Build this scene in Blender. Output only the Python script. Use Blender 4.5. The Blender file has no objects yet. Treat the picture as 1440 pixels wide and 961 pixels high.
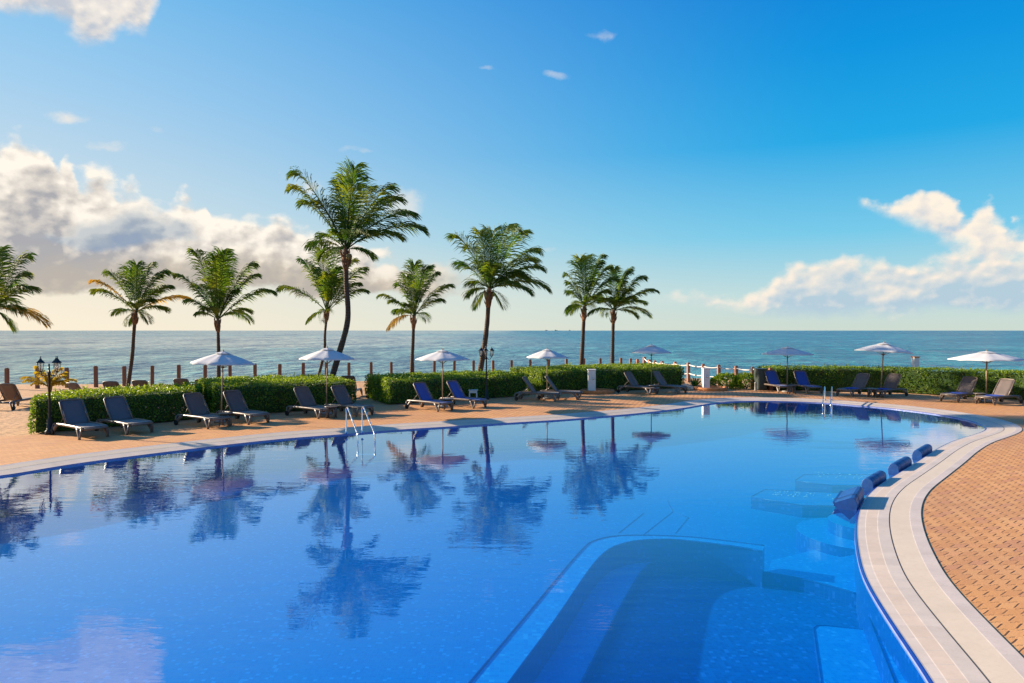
import bpy, bmesh, math, random
from mathutils import Vector, Matrix, noise
from mathutils.geometry import tessellate_polygon
R = math.radians
random.seed(7)
sc = bpy.context.scene
COL = sc.collection
H, F = 3.1, 1000.0
PITCH = math.atan(15.5 / F)
CAM = Vector((0, 0, H))

def ray(px, py):
    x = (px - 720) / F; z = -(py - 480.5) / F
    c, s = math.cos(PITCH), math.sin(PITCH)
    return Vector((x, c + z * s, -s + z * c))
def at(px, py, z=0.0):
    r = ray(px, py); return CAM + r * ((z - H) / r.z)
def atd(px, py, d):
    r = ray(px, py); return CAM + r * (d / r.y)

# ------------------------------------------------------------------ helpers
def tag(o, label=None, cat=None, group=None, kind=None):
    if label: o['label'] = label
    if cat: o['category'] = cat
    if group: o['group'] = group
    if kind: o['kind'] = kind
    return o
def empty(name, loc, rz=0, rx=0, ry=0):
    o = bpy.data.objects.new(name, None); COL.objects.link(o)
    o.location = loc; o.rotation_euler = (rx, ry, rz); o.empty_display_size = .1
    return o
def children(o, allobs): return [c for c in allobs if c.parent == o]
def copy_tree(o, kids, parent=None):
    c = o.copy(); COL.objects.link(c)
    if parent is not None: c.parent = parent
    for ch in kids.get(o.name, []): copy_tree(ch, kids, c)
    return c
def kid_map():
    m = {}
    for o in COL.objects:
        if o.parent: m.setdefault(o.parent.name, []).append(o)
    return m

class MB:
    def __init__(s): s.v = []; s.f = []; s.mi = []; s.sm = []; s.uv = None
    def add(s, vs, fs, mi=0, smooth=False):
        n = len(s.v); s.v += [tuple(v) for v in vs]
        for f in fs: s.f.append(tuple(i + n for i in f)); s.mi.append(mi); s.sm.append(smooth)
        return s
    def box(s, c, size, M=None, mi=0, taper=1.0):
        x, y, z = size[0] / 2, size[1] / 2, size[2] / 2
        vs = []
        for (a, b, d) in ((-1,-1,-1),(1,-1,-1),(1,1,-1),(-1,1,-1),(-1,-1,1),(1,-1,1),(1,1,1),(-1,1,1)):
            k = taper if d > 0 else 1
            p = Vector((a * x * k, b * y * k, d * z))
            if M: p = M @ p
            vs.append(p + Vector(c))
        return s.add(vs, ((0,3,2,1),(4,5,6,7),(0,1,5,4),(1,2,6,5),(2,3,7,6),(3,0,4,7)), mi)
    def tube(s, pts, rad, n=8, mi=0, cap=True, flat=1.0):
        pts = [Vector(p) for p in pts]
        if not hasattr(rad, '__len__'): rad = [rad] * len(pts)
        base = len(s.v); prev = None
        for i, p in enumerate(pts):
            t = (pts[min(i+1, len(pts)-1)] - pts[max(i-1, 0)]).normalized()
            if prev is None:
                u = t.cross(Vector((0, 0, 1)) if abs(t.z) < .9 else Vector((0, 1, 0))).normalized()
            else: u = (prev - t * prev.dot(t)).normalized()
            prev = u; w = t.cross(u)
            for k in range(n):
                a = 2 * math.pi * k / n
                s.v.append(tuple(p + (u * math.cos(a) + w * math.sin(a) * flat) * rad[i]))
        for i in range(len(pts) - 1):
            for k in range(n):
                a = base + i * n + k; b = base + i * n + (k + 1) % n
                s.f.append((a, b, b + n, a + n)); s.mi.append(mi); s.sm.append(True)
        if cap:
            s.f.append(tuple(base + k for k in range(n))[::-1]); s.mi.append(mi); s.sm.append(False)
            e = base + (len(pts) - 1) * n
            s.f.append(tuple(e + k for k in range(n))); s.mi.append(mi); s.sm.append(False)
        return s
    def lathe(s, prof, n=24, c=(0, 0, 0), mi=0, smooth=True):
        base = len(s.v)
        for (r, z) in prof:
            for k in range(n):
                a = 2 * math.pi * k / n
                s.v.append((c[0] + r * math.cos(a), c[1] + r * math.sin(a), c[2] + z))
        for i in range(len(prof) - 1):
            for k in range(n):
                a = base + i * n + k; b = base + i * n + (k + 1) % n
                s.f.append((a, b, b + n, a + n)); s.mi.append(mi); s.sm.append(smooth)
        s.f.append(tuple(base + k for k in range(n))[::-1]); s.mi.append(mi); s.sm.append(False)
        e = base + (len(prof) - 1) * n
        s.f.append(tuple(e + k for k in range(n))); s.mi.append(mi); s.sm.append(False)
        return s
    def prism(s, poly, z0, z1, mi=0, side=None):
        n = len(poly); b = len(s.v)
        s.v += [(p[0], p[1], z0) for p in poly] + [(p[0], p[1], z1) for p in poly]
        ar = sum(poly[i][0]*poly[(i+1)%n][1]-poly[(i+1)%n][0]*poly[i][1] for i in range(n))
        tris = tessellate_polygon([[Vector((p[0], p[1], 0)) for p in poly]])
        for t in tris:
            q = [poly[i] for i in t]
            a2 = (q[1][0]-q[0][0])*(q[2][1]-q[0][1])-(q[2][0]-q[0][0])*(q[1][1]-q[0][1])
            t = tuple(t) if a2 > 0 else tuple(t)[::-1]
            s.f.append(tuple(b + n + i for i in t)); s.mi.append(mi); s.sm.append(False)
            s.f.append(tuple(b + i for i in t)[::-1]); s.mi.append(mi); s.sm.append(False)
        for i in range(n):
            j = (i + 1) % n
            f = (b+i, b+j, b+n+j, b+n+i)
            if ar < 0: f = f[::-1]
            s.f.append(f); s.mi.append(mi if side is None else side); s.sm.append(False)
        return s
    def build(s, name, mats, parent=None, bevel=0, seg=2):
        me = bpy.data.meshes.new(name)
        me.from_pydata(s.v, [], s.f)
        if not isinstance(mats, (list, tuple)): mats = [mats]
        for m in mats: me.materials.append(m)
        me.polygons.foreach_set('material_index', s.mi)
        me.polygons.foreach_set('use_smooth', s.sm)
        if s.uv:
            l = me.uv_layers.new(name='UVMap')
            for lp in me.loops: l.data[lp.index].uv = s.uv[lp.vertex_index]
        me.update()
        o = bpy.data.objects.new(name, me); COL.objects.link(o)
        if parent: o.parent = parent
        if bevel:
            b = o.modifiers.new('Bevel', 'BEVEL'); b.width = bevel; b.segments = seg; b.limit_method = 'ANGLE'; b.angle_limit = R(40)
        return o

# ------------------------------------------------------------------ materials
class NT:
    def __init__(s, name):
        s.m = bpy.data.materials.new(name); s.m.use_nodes = True
        s.t = s.m.node_tree; s.t.nodes.clear()
        s.out = s.n('ShaderNodeOutputMaterial')
    def n(s, typ, **kw):
        nd = s.t.nodes.new(typ)
        for k, v in kw.items(): setattr(nd, k, v)
        return nd
    def l(s, a, b): s.t.links.new(a, b)
    def set(s, sock, v):
        if hasattr(v, 'is_output') or isinstance(v, bpy.types.NodeSocket): s.l(v, sock)
        else: sock.default_value = v
    def math(s, op, a, b=0.0, c=0.0, clamp=False):
        nd = s.n('ShaderNodeMath', operation=op, use_clamp=clamp)
        for i, v in enumerate((a, b, c)):
            s.set(nd.inputs[i], v)
        return nd.outputs[0]
    def vmath(s, op, a, b=(0, 0, 0)):
        nd = s.n('ShaderNodeVectorMath', operation=op); s.set(nd.inputs[0], a)
        if op == 'SCALE': s.set(nd.inputs[3], b)
        else: s.set(nd.inputs[1], b)
        return nd.outputs[0]
    def mix(s, f, a, b, blend='MIX'):
        nd = s.n('ShaderNodeMix', data_type='RGBA', blend_type=blend)
        s.set(nd.inputs[0], f); s.set(nd.inputs[6], a); s.set(nd.inputs[7], b)
        return nd.outputs[2]
    def noise(s, vec, scale, detail=3, rough=.5, dist=0, col=False):
        nd = s.n('ShaderNodeTexNoise'); s.set(nd.inputs['Vector'], vec)
        nd.inputs['Scale'].default_value = scale; nd.inputs['Detail'].default_value = detail
        nd.inputs['Roughness'].default_value = rough; nd.inputs['Distortion'].default_value = dist
        return nd.outputs['Color' if col else 'Fac']
    def ramp(s, fac, stops, interp='LINEAR'):
        nd = s.n('ShaderNodeValToRGB'); s.set(nd.inputs[0], fac); cr = nd.color_ramp; cr.interpolation = interp
        while len(cr.elements) < len(stops): cr.elements.new(.5)
        for e, (p, c) in zip(cr.elements, stops):
            e.position = p; e.color = (c, c, c, 1) if not hasattr(c, '__len__') else (*c[:3], 1)
        return nd.outputs[0]
    def sstep(s, v, a, b):
        nd = s.n('ShaderNodeMapRange', interpolation_type='SMOOTHSTEP'); s.set(nd.inputs[0], v)
        s.set(nd.inputs[1], a); s.set(nd.inputs[2], b); nd.inputs[3].default_value = 0; nd.inputs[4].default_value = 1
        return nd.outputs[0]
    def lin(s, v, a, b, c=0.0, d=1.0, clamp=True):
        nd = s.n('ShaderNodeMapRange', clamp=clamp); s.set(nd.inputs[0], v)
        for i, q in enumerate((a, b, c, d)): s.set(nd.inputs[i + 1], q)
        return nd.outputs[0]
    def obj(s): return s.n('ShaderNodeTexCoord').outputs['Object']
    def mapping(s, v, scale=(1, 1, 1), rot=(0, 0, 0)):
        nd = s.n('ShaderNodeMapping'); s.l(v, nd.inputs[0]); nd.inputs['Scale'].default_value = scale; nd.inputs['Rotation'].default_value = rot
        return nd.outputs[0]
    def bump(s, h, strength=.3, dist=.01, normal=None):
        nd = s.n('ShaderNodeBump'); s.set(nd.inputs['Height'], h)
        s.set(nd.inputs['Strength'], strength); nd.inputs['Distance'].default_value = dist
        if normal: s.l(normal, nd.inputs['Normal'])
        return nd.outputs[0]
    def bsdf(s, color, rough=.6, metal=0, normal=None, spec=None, **kw):
        nd = s.n('ShaderNodeBsdfPrincipled')
        s.set(nd.inputs['Base Color'], color if not isinstance(color, tuple) else (*color[:3], 1))
        s.set(nd.inputs['Roughness'], rough); s.set(nd.inputs['Metallic'], metal)
        if spec is not None: nd.inputs['Specular IOR Level'].default_value = spec
        if normal: s.l(normal, nd.inputs['Normal'])
        for k, v in kw.items(): s.set(nd.inputs[k], v)
        return nd.outputs[0]
    def done(s, sh): s.l(sh, s.out.inputs[0]); return s.m

def simple(name, col, rough=.6, metal=0, var=.15, scale=6, bump=0.0, bscale=60, spec=None):
    t = NT(name); p = t.obj()
    n = t.noise(p, scale, 4)
    k = t.ramp(n, [(.3, 1 - var), (.7, 1 + var * .5)])
    c = t.mix(1.0, (*col, 1), k, 'MULTIPLY')
    nm = t.bump(t.noise(p, bscale, 2), .4, bump) if bump else None
    r = t.lin(t.noise(p, scale * 2, 3), .3, .7, max(0, rough - .08), min(1, rough + .1))
    return t.done(t.bsdf(c, r, metal, nm, spec))

def mat_leaf(name, cA, cB, cC, scale=1.5, trans=.35, rough=.45):
    t = NT(name); p = t.obj()
    n = t.math('ADD', t.math('MULTIPLY', t.noise(p, scale, 3), .55), t.math('MULTIPLY', t.noise(p, .6, 2), .45)); n2 = t.noise(p, 40, 1)
    v = t.math('ADD', t.math('MULTIPLY', n, .55), t.math('MULTIPLY', n2, .45))
    c = t.ramp(v, [(.36, cA), (.5, cB), (.64, cC)])
    b = t.bsdf(c, rough, spec=.2)
    tr = t.n('ShaderNodeBsdfTranslucent'); t.l(t.mix(1, c, (1.5, 1.35, .4, 1), 'MULTIPLY'), tr.inputs[0])
    mx = t.n('ShaderNodeMixShader'); mx.inputs[0].default_value = trans; t.l(b, mx.inputs[1]); t.l(tr.outputs[0], mx.inputs[2])
    return t.done(mx.outputs[0])

M = {}
M['frond'] = mat_leaf('palm_frond_green', (.015, .065, .02), (.055, .13, .018), (.26, .28, .03), 1.2, .4, .6)
M['frond_dry'] = mat_leaf('palm_frond_yellow', (.25, .2, .03), (.4, .26, .04), (.5, .32, .06), 1.2, .45, .5)
M['hedge'] = mat_leaf('hedge_leaf', (.045, .10, .013), (.10, .19, .02), (.22, .30, .03), 2.5, .35, .4)
M['hedge_new'] = mat_leaf('hedge_new_leaf', (.10, .2, .02), (.2, .3, .03), (.32, .4, .05), 2.5, .4, .4)
M['hedge_old'] = mat_leaf('hedge_old_leaf', (.06, .05, .015), (.12, .10, .025), (.20, .17, .04), 2.5, .25, .6)
M['hedge_core'] = simple('hedge_core', (.03, .07, .012), .9, var=.5, scale=8, bump=.03, bscale=20)
M['areca'] = mat_leaf('areca_yellow', (.2, .2, .03), (.38, .3, .03), (.55, .36, .04), 2, .5, .4)
M['flower'] = simple('pink_petal', (.7, .35, .25), .6, var=.3, scale=30)
M['trunk'] = None
def mk_trunk():
    t = NT('palm_bark'); p = t.obj()
    w = t.n('ShaderNodeTexWave', wave_type='BANDS', bands_direction='Z'); t.l(p, w.inputs[0]); w.inputs['Scale'].default_value = 2.6; w.inputs['Distortion'].default_value = 2.5; w.inputs['Detail'].default_value = 3
    n = t.noise(p, 5, 4)
    c = t.mix(n, (.035, .022, .016, 1), (.10, .065, .042, 1))
    c = t.mix(t.math('MULTIPLY', w.outputs['Fac'], .55), c, (.045, .03, .02, 1))
    return t.done(t.bsdf(c, .85, normal=t.bump(w.outputs['Fac'], .7, .03)))
M['trunk'] = mk_trunk()
M['boot'] = simple('palm_leaf_base_fibre', (.2, .1, .045), .9, var=.5, scale=12, bump=.02, bscale=50)
M['coconut'] = simple('coconut_husk', (.2, .16, .05), .6)
M['frame'] = simple('lounger_frame_plastic', (.13, .10, .08), .38, var=.2, scale=12, spec=.6)
def mk_sling(name, c1, c2):
    t = NT(name); p = t.obj()
    ch = t.n('ShaderNodeTexChecker'); t.l(p, ch.inputs[0]); ch.inputs['Scale'].default_value = 160
    n = t.noise(p, 4, 3)
    c = t.mix(n, (*c1, 1), (*c2, 1)); c = t.mix(t.math('MULTIPLY', ch.outputs['Fac'], .2), c, (*[q * .6 for q in c1], 1))
    return t.done(t.bsdf(c, .7, normal=t.bump(ch.outputs['Fac'], .2, .001), **{'Sheen Weight': .2}))
M['sling'] = mk_sling('taupe_mesh_sling', (.075, .06, .062), (.12, .095, .095))
M['sling_grey'] = mk_sling('grey_mesh_sling', (.085, .078, .088), (.12, .11, .12))
M['sling_blue'] = mk_sling('blue_towel_cloth', (.01, .045, .27), (.02, .075, .38))
M['sling_brown'] = mk_sling('brown_mesh_sling', (.12, .075, .05), (.2, .12, .08))
M['towel'] = simple('royal_blue_terry', (.02, .07, .38), .95, var=.2, scale=20, bump=.004, bscale=300)
M['black'] = simple('black_painted_iron', (.012, .013, .015), .4, .3, .3, 20)
M['canvas'] = None
def mk_canvas():
    t = NT('white_parasol_canvas'); p = t.obj()
    n = t.noise(p, 3, 4); c = t.mix(n, (.57, .57, .57, 1), (.65, .65, .64, 1))
    b = t.bsdf(c, .85, normal=t.bump(t.noise(p, 7, 3), .3, .02))
    tr = t.n('ShaderNodeBsdfTranslucent'); tr.inputs[0].default_value = (.8, .72, .62, 1)
    mx = t.n('ShaderNodeMixShader'); mx.inputs[0].default_value = .12; t.l(b, mx.inputs[1]); t.l(tr.outputs[0], mx.inputs[2])
    return t.done(mx.outputs[0])
M['canvas'] = mk_canvas()
M['wood'] = simple('weathered_parasol_wood', (.28, .2, .13), .6, var=.3, scale=10)
M['steel'] = simple('polished_steel', (.72, .72, .72), .16, 1.0, .05, 10)
M['white'] = simple('white_painted_plaster', (.72, .70, .68), .7, var=.12, scale=5, bump=.003)
M['brick'] = simple('orange_brick_rim', (.5, .2, .07), .8, var=.35, scale=14, bump=.01, bscale=40)
M['rope'] = simple('white_rope', (.75, .72, .66), .9, var=.15, scale=30, bump=.004, bscale=120)
M['rock'] = simple('pale_rock', (.5, .42, .32), .9, var=.35, scale=8, bump=.03, bscale=12)
M['darkbox'] = simple('dark_green_metal', (.035, .05, .045), .5, .2, .2, 8)
M['grey'] = simple('grey_bollard_paint', (.25, .25, .24), .6)
M['glass_lamp'] = simple('frosted_lantern_glass', (.6, .62, .6), .15, 0, .1, 10)
M['ship'] = simple('far_ship_paint', (.18, .2, .24), .7)
def mk_post(name, c1, c2):
    t = NT(name); p = t.obj()
    n = t.noise(t.mapping(p, (14, 14, 1.4)), 3, 5, .6)
    c = t.mix(n, (*c1, 1), (*c2, 1))
    return t.done(t.bsdf(c, .75, normal=t.bump(n, .5, .01)))
M['post'] = mk_post('brown_post_timber', (.09, .035, .02), (.26, .12, .065))
M['post_red'] = mk_post('red_brown_rail_timber', (.25, .09, .045), (.46, .2, .11))

def mk_pavers():
    t = NT('clay_interlocking_pavers'); p = t.obj()
    wz = t.noise(p, .8, 2)
    sep = t.n('ShaderNodeSeparateXYZ'); t.l(p, sep.inputs[0])
    x, y = sep.outputs[0], sep.outputs[1]
    W, Hh = .207, .185
    wob = t.math('MULTIPLY', t.math('SINE', t.math('MULTIPLY', x, 2 * math.pi / W)), .002)
    jit = t.math('MULTIPLY', t.math('SUBTRACT', t.noise(p, 4, 2), .5), .03)
    yy = t.math('ADD', t.math('ADD', y, wob), jit)
    rowf = t.math('DIVIDE', t.math('ADD', yy, 80.0), Hh); row = t.math('FLOOR', rowf); fy = t.math('FRACT', rowf)
    par = t.math('MULTIPLY', row, -.26)
    skew = t.math('MULTIPLY', t.math('SUBTRACT', fy, .5), 1.06)
    cx = t.math('SUBTRACT', t.math('ADD', t.math('DIVIDE', t.math('ADD', x, jit), W), par), skew)
    col = t.math('FLOOR', cx); fx = t.math('FRACT', cx)
    ex = t.math('ABSOLUTE', t.math('SUBTRACT', fx, .5))
    ey = t.math('ABSOLUTE', t.math('SUBTRACT', fy, .5))
    cv = t.n('ShaderNodeCombineXYZ'); t.l(col, cv.inputs[0]); t.l(row, cv.inputs[1])
    wn = t.n('ShaderNodeTexWhiteNoise', noise_dimensions='2D'); t.l(cv.outputs[0], wn.inputs[0])
    rnd = wn.outputs['Value']
    endj = t.math('MULTIPLY', t.sstep(ex, .42, .455), t.sstep(ey, .34, .27))
    endj = t.math('MULTIPLY', endj, t.lin(rnd, .0, .5, .35, 1))
    mid = t.math('MULTIPLY', t.sstep(ex, .17, .10), t.sstep(ey, .40, .46))
    longj = t.math('MAXIMUM', t.math('MULTIPLY', mid, .9), t.math('MULTIPLY', t.sstep(ey, .455, .49), t.lin(t.noise(p, 6, 2), .45, .68, .0, .4)))
    joint = t.math('MAXIMUM', endj, longj)
    big = t.noise(p, .55, 4, .6)
    c = t.ramp(rnd, [(0, (.53, .245, .085)), (.45, (.62, .305, .105)), (.8, (.67, .35, .135)), (1, (.62, .27, .115))])
    c = t.mix(t.lin(big, .35, .7, 0, .5), c, (.60, .27, .075, 1))
    c = t.mix(t.lin(t.noise(p, 35, 3), .4, .8, 0, .35), c, (.30, .16, .08, 1))
    c = t.mix(t.lin(t.noise(p, .23, 5, .65, .6), .46, .68, 0, .5), c, (.40, .20, .10, 1))
    c = t.mix(t.math('MULTIPLY', t.math('GREATER_THAN', rnd, .9), .5), c, (.42, .2, .1, 1))
    c = t.mix(t.math('MULTIPLY', endj, .95), c, (.05, .022, .012, 1))
    c = t.mix(t.math('MULTIPLY', longj, .55), c, (.16, .07, .03, 1))
    hgt = t.math('SUBTRACT', t.math('ADD', t.math('MULTIPLY', rnd, .35), t.math('MULTIPLY', t.noise(p, 30, 3), .25)), joint)
    return t.done(t.bsdf(c, .75, normal=t.bump(hgt, .6, .012)))
M['pavers'] = mk_pavers()

def mk_sand():
    t = NT('beach_sand'); p = t.obj()
    n = t.noise(p, .7, 5, .6); n2 = t.noise(p, 4, 4)
    c = t.mix(n, (.46, .25, .11, 1), (.60, .37, .19, 1))
    c = t.mix(t.lin(n2, .4, .7, 0, .35), c, (.38, .22, .11, 1))
    w = t.noise(t.mapping(p, (1, 2.5, 1)), 2.2, 4, .6)
    return t.done(t.bsdf(c, .95, normal=t.bump(w, 1.0, .12)))
M['sand'] = mk_sand()

def mk_coping(name, c, tile=.3, joint=.012, var=.1, jc=(.45, .4, .36)):
    t = NT(name); uv = t.n('ShaderNodeUVMap').outputs[0]
    sep = t.n('ShaderNodeSeparateXYZ'); t.l(uv, sep.inputs[0])
    q = t.math('DIVIDE', sep.outputs[0], tile)
    f = t.math('ABSOLUTE', t.math('SUBTRACT', t.math('FRACT', q), .5))
    j = t.math('GREATER_THAN', f, .5 - joint / tile / 2)
    wn = t.n('ShaderNodeTexWhiteNoise', noise_dimensions='1D'); t.l(t.math('FLOOR', q), wn.inputs['W'])
    p = t.obj(); n = t.noise(p, 3, 4)
    k = t.math('ADD', t.math('MULTIPLY', wn.outputs['Value'], var), t.lin(n, .3, .7, 1 - var * 1.2, 1.0))
    kk = t.n('ShaderNodeCombineColor');
    for i in range(3): t.l(k, kk.inputs[i])
    cc = t.mix(1, (*c, 1), kk.outputs[0], 'MULTIPLY')
    cc = t.mix(t.math('MULTIPLY', j, .8), cc, (*jc, 1))
    st = t.math('ADD', t.lin(t.noise(p, 14, 5, .7), .5, .75, 0, .25), t.lin(t.noise(p, 1.1, 5, .7), .5, .75, 0, .22))
    cc = t.mix(st, cc, (.35, .28, .2, 1))
    return t.done(t.bsdf(cc, .55, normal=t.bump(t.math('SUBTRACT', t.math('MULTIPLY', t.noise(p, 60, 2), .3), j), .3, .004)))
M['cop_pale'] = mk_coping('coping_pale_edge', (.50, .44, .39))
M['cop_peach'] = mk_coping('coping_peach_tile', (.52, .425, .34), .3)
M['cop_grey'] = mk_coping('coping_grey_tile', (.47, .415, .365), .3)
M['cop_cream'] = mk_coping('coping_cream_band', (.54, .455, .35), 1.6, .006, .05, (.55, .46, .36))
M['cop_border'] = mk_coping('coping_border_tile', (.47, .41, .37), .33)
M['cop_line'] = simple('coping_white_grout', (.62, .54, .46), .8)
M['cop_groove'] = simple('coping_dark_groove', (.16, .15, .14), .9)

def mosaic(name, base, light, size=.05, var=.45):
    t = NT(name); p = t.obj()
    br = t.n('ShaderNodeTexVoronoi', feature='F1', distance='CHEBYCHEV'); t.l(p, br.inputs[0]); br.inputs['Scale'].default_value = 1 / size; br.inputs['Randomness'].default_value = 0
    cellc = t.n('ShaderNodeSeparateColor'); t.l(br.outputs['Color'], cellc.inputs[0])
    n = t.noise(p, 1.3, 3)
    rnd = cellc.outputs[0]
    c = t.mix(t.lin(rnd, 0, 1, 0, var), (*base, 1), (*light, 1))
    c = t.mix(t.math('GREATER_THAN', rnd, .93), c, (*[min(1, q * 1.15 + .02) for q in light], 1))
    g = t.sstep(br.outputs['Distance'], .42, .5)
    c = t.mix(t.math('MULTIPLY', g, .5), c, (light[0] * 1.2 + .02, light[1] * 1.1, light[2], 1))
    c = t.mix(t.lin(n, .35, .7, 0, .25), c, (base[0], base[1] * 1.35, base[2] * 1.05, 1))
    return t.done(t.bsdf(c, .35))
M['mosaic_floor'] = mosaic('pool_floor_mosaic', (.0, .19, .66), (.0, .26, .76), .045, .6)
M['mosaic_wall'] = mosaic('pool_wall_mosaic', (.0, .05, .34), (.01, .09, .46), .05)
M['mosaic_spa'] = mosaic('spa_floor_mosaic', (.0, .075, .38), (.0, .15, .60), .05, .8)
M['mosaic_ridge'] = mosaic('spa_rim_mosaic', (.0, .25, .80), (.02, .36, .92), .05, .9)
M['rim'] = simple('blue_glazed_rim', (.01, .035, .24), .15, 0, .2, 8, spec=.7)
M['rim_light'] = simple('lavender_rim_tile', (.22, .26, .50), .2, 0, .15, 8, spec=.6)
M['pad'] = simple('blue_vinyl_pad', (.0, .06, .24), .5, 0, .25, 9, spec=.6)
M['strap'] = simple('dark_blue_strap', (.01, .02, .09), .5)
M['dots'] = simple('white_jet_cover', (.8, .85, .9), .4)
M['line'] = simple('dark_blue_grout_line', (.0, .08, .42), .5)

def mk_water():
    t = NT('pool_water'); p = t.obj()
    a = t.noise(t.mapping(p, (.9, 2.6, 1)), 1.4, 3, .55)
    b = t.noise(t.mapping(p, (1, 1.8, 1)), 7.0, 2, .5)
    patch = t.lin(t.noise(p, .16, 2), .38, .62, .25, 1.0)
    h = t.math('ADD', a, t.math('MULTIPLY', b, .13))
    nm = t.bump(t.math('MULTIPLY', h, patch), 1.0, .0038)
    inc = t.n('ShaderNodeNewGeometry').outputs['Incoming']
    dt = t.n('ShaderNodeVectorMath', operation='DOT_PRODUCT'); t.l(inc, dt.inputs[0]); t.l(nm, dt.inputs[1])
    ca = t.math('ABSOLUTE', dt.outputs['Value'])
    fr = t.math('ADD', .025, t.math('MULTIPLY', .975, t.math('POWER', t.math('SUBTRACT', 1.0, ca, clamp=True), 3.0)), clamp=True)
    tp = t.n('ShaderNodeBsdfTransparent'); tp.inputs[0].default_value = (.5, .9, 1.0, 1)
    body = t.n('ShaderNodeBsdfDiffuse'); body.inputs[0].default_value = (.0, .16, .56, 1)   # light scattered back by the water itself
    tr = t.n('ShaderNodeMixShader'); tr.inputs[0].default_value = .10; t.l(tp.outputs[0], tr.inputs[1]); t.l(body.outputs[0], tr.inputs[2])
    gl = t.n('ShaderNodeBsdfGlossy'); gl.inputs['Roughness'].default_value = 0.0; t.l(nm, gl.inputs['Normal'])
    gl.inputs[0].default_value = (.9, .98, 1, 1)
    mx = t.n('ShaderNodeMixShader'); t.l(fr, mx.inputs[0]); t.l(tr.outputs[0], mx.inputs[1]); t.l(gl.outputs[0], mx.inputs[2])
    return t.done(mx.outputs[0])
M['water'] = mk_water()

def mk_sea():
    t = NT('sea_water'); p = t.obj()
    sep = t.n('ShaderNodeSeparateXYZ'); t.l(p, sep.inputs[0]); y = sep.outputs[1]
    w1 = t.noise(t.mapping(p, (.62, .5, 1), (0, 0, R(12))), 1.0, 5, .65, .5)
    w2 = t.noise(t.mapping(p, (.16, .10, 1), (0, 0, R(-6))), 1.0, 5, .6, .3)
    w3 = t.noise(t.mapping(p, (.03, .014, 1)), 1.0, 5, .6)
    band = t.noise(t.mapping(p, (.0012, .0035, 1)), 1.0, 4, .6)
    far = t.lin(y, 60, 1000)
    c = t.ramp(far, [(0, (.01, .135, .17)), (.12, (.004, .12, .17)), (.45, (.0, .11, .16)), (.6, (.0, .10, .16)), (1, (.0, .075, .13))])
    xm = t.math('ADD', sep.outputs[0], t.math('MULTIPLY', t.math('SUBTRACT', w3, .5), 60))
    c = t.mix(t.sstep(xm, 45, -70), c, (.42, .44, .33, 1))  # cream sky glow reflected at left, painted into the base colour
    c = t.mix(t.lin(band, .48, .6, 0, .5), c, (.01, .2, .2, 1))
    k = t.math('ADD', t.math('MULTIPLY', w1, .4), t.math('ADD', t.math('MULTIPLY', w2, .35), t.math('MULTIPLY', w3, .25)))
    c = t.mix(t.lin(k, .52, .42, 0, .9), c, (.0, .06, .12, 1))
    c = t.mix(t.lin(k, .52, .60, 0, .75), c, (.10, .40, .41, 1))
    hh = t.math('ADD', t.math('MULTIPLY', w1, .6), t.math('ADD', t.math('MULTIPLY', w2, 2.4), t.math('MULTIPLY', w3, 8.0)))
    nm = t.bump(hh, 1.0, .9)
    return t.done(t.bsdf(c, .24, normal=nm, spec=.3, IOR=1.33))
M['sea'] = mk_sea()

# ------------------------------------------------------------------ curves
def catmull(P, closed=True, seg=6):
    out = []; n = len(P)
    for i in range(n if closed else n - 1):
        p = [Vector(P[(i + k) % n] if closed else P[max(0, min(n - 1, i + k))]) for k in (-1, 0, 1, 2)]
        for j in range(seg):
            t = j / seg
            out.append(.5 * ((2 * p[1]) + (p[2] - p[0]) * t + (2 * p[0] - 5 * p[1] + 4 * p[2] - p[3]) * t * t + (3 * p[1] - p[0] - 3 * p[2] + p[3]) * t ** 3))
    if not closed: out.append(Vector(P[-1]))
    return out

ZR, ZW = -.06, -.09            # coping lip and water level
inner_px = [(0,670),(60,660),(130,649.5),(220,638),(303,628),(400,617.5),(480,611.5),(560,605),(640,600),(720,595),(800,590),
            (850,585.8),(900,581.5),(960,574.5),(1000,567.8),(1045,564.3),(1100,564.6),(1160,566.8),(1200,570.3),(1240,573.3),(1290,579),(1330,585),
            (1360,591),(1380,597.5),(1386,602.5),(1382,606.5),(1368,611.5),(1340,620),(1315,632),(1290,648),(1257,668),(1234,682),(1218,696),(1207,713),(1202,732),
            (1201,755),(1204.5,782),(1212,811),(1231.7,847),(1262,894.4),(1306.7,961)]
inner = [at(px, py, ZR).to_2d() for px, py in inner_px]
inner += [Vector(q) for q in ((3.42, 5.2), (3.3, 3.6), (3.0, 1.6), (1.6, -.6), (-1.5, -2.2), (-6, -2.6), (-14, -1.6), (-20, .4), (-23, 4.5), (-21.5, 8.6), (-17, 11.6), (-13.4, 13.5))]
inner = [p.to_2d() for p in catmull([p.to_3d() for p in inner], True, 5)]
# even out the sampling, then smooth a little
def resample(P, step):
    L = [0]; n = len(P)
    for i in range(n): L.append(L[-1] + (P[(i + 1) % n] - P[i]).length)
    m = int(L[-1] / step); out = []; k = 0
    for i in range(m):
        s = L[-1] * i / m
        while L[k + 1] < s: k += 1
        a, b = P[k], P[(k + 1) % n]; out.append(a.lerp(b, (s - L[k]) / max(1e-9, L[k + 1] - L[k])))
    return out
inner = resample(inner, .22)
for _ in range(5):
    n = len(inner); inner = [(inner[i - 1] + inner[i] * 2 + inner[(i + 1) % n]) / 4 for i in range(n)]
NI = len(inner)
area = sum(inner[i].x * inner[(i+1) % NI].y - inner[(i+1) % NI].x * inner[i].y for i in range(NI))
def nrm(i):
    t = (inner[(i + 1) % NI] - inner[i - 1]).normalized(); n = Vector((t.y, -t.x))
    return n if area > 0 else -n
NR = [nrm(i) for i in range(NI)]
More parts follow.
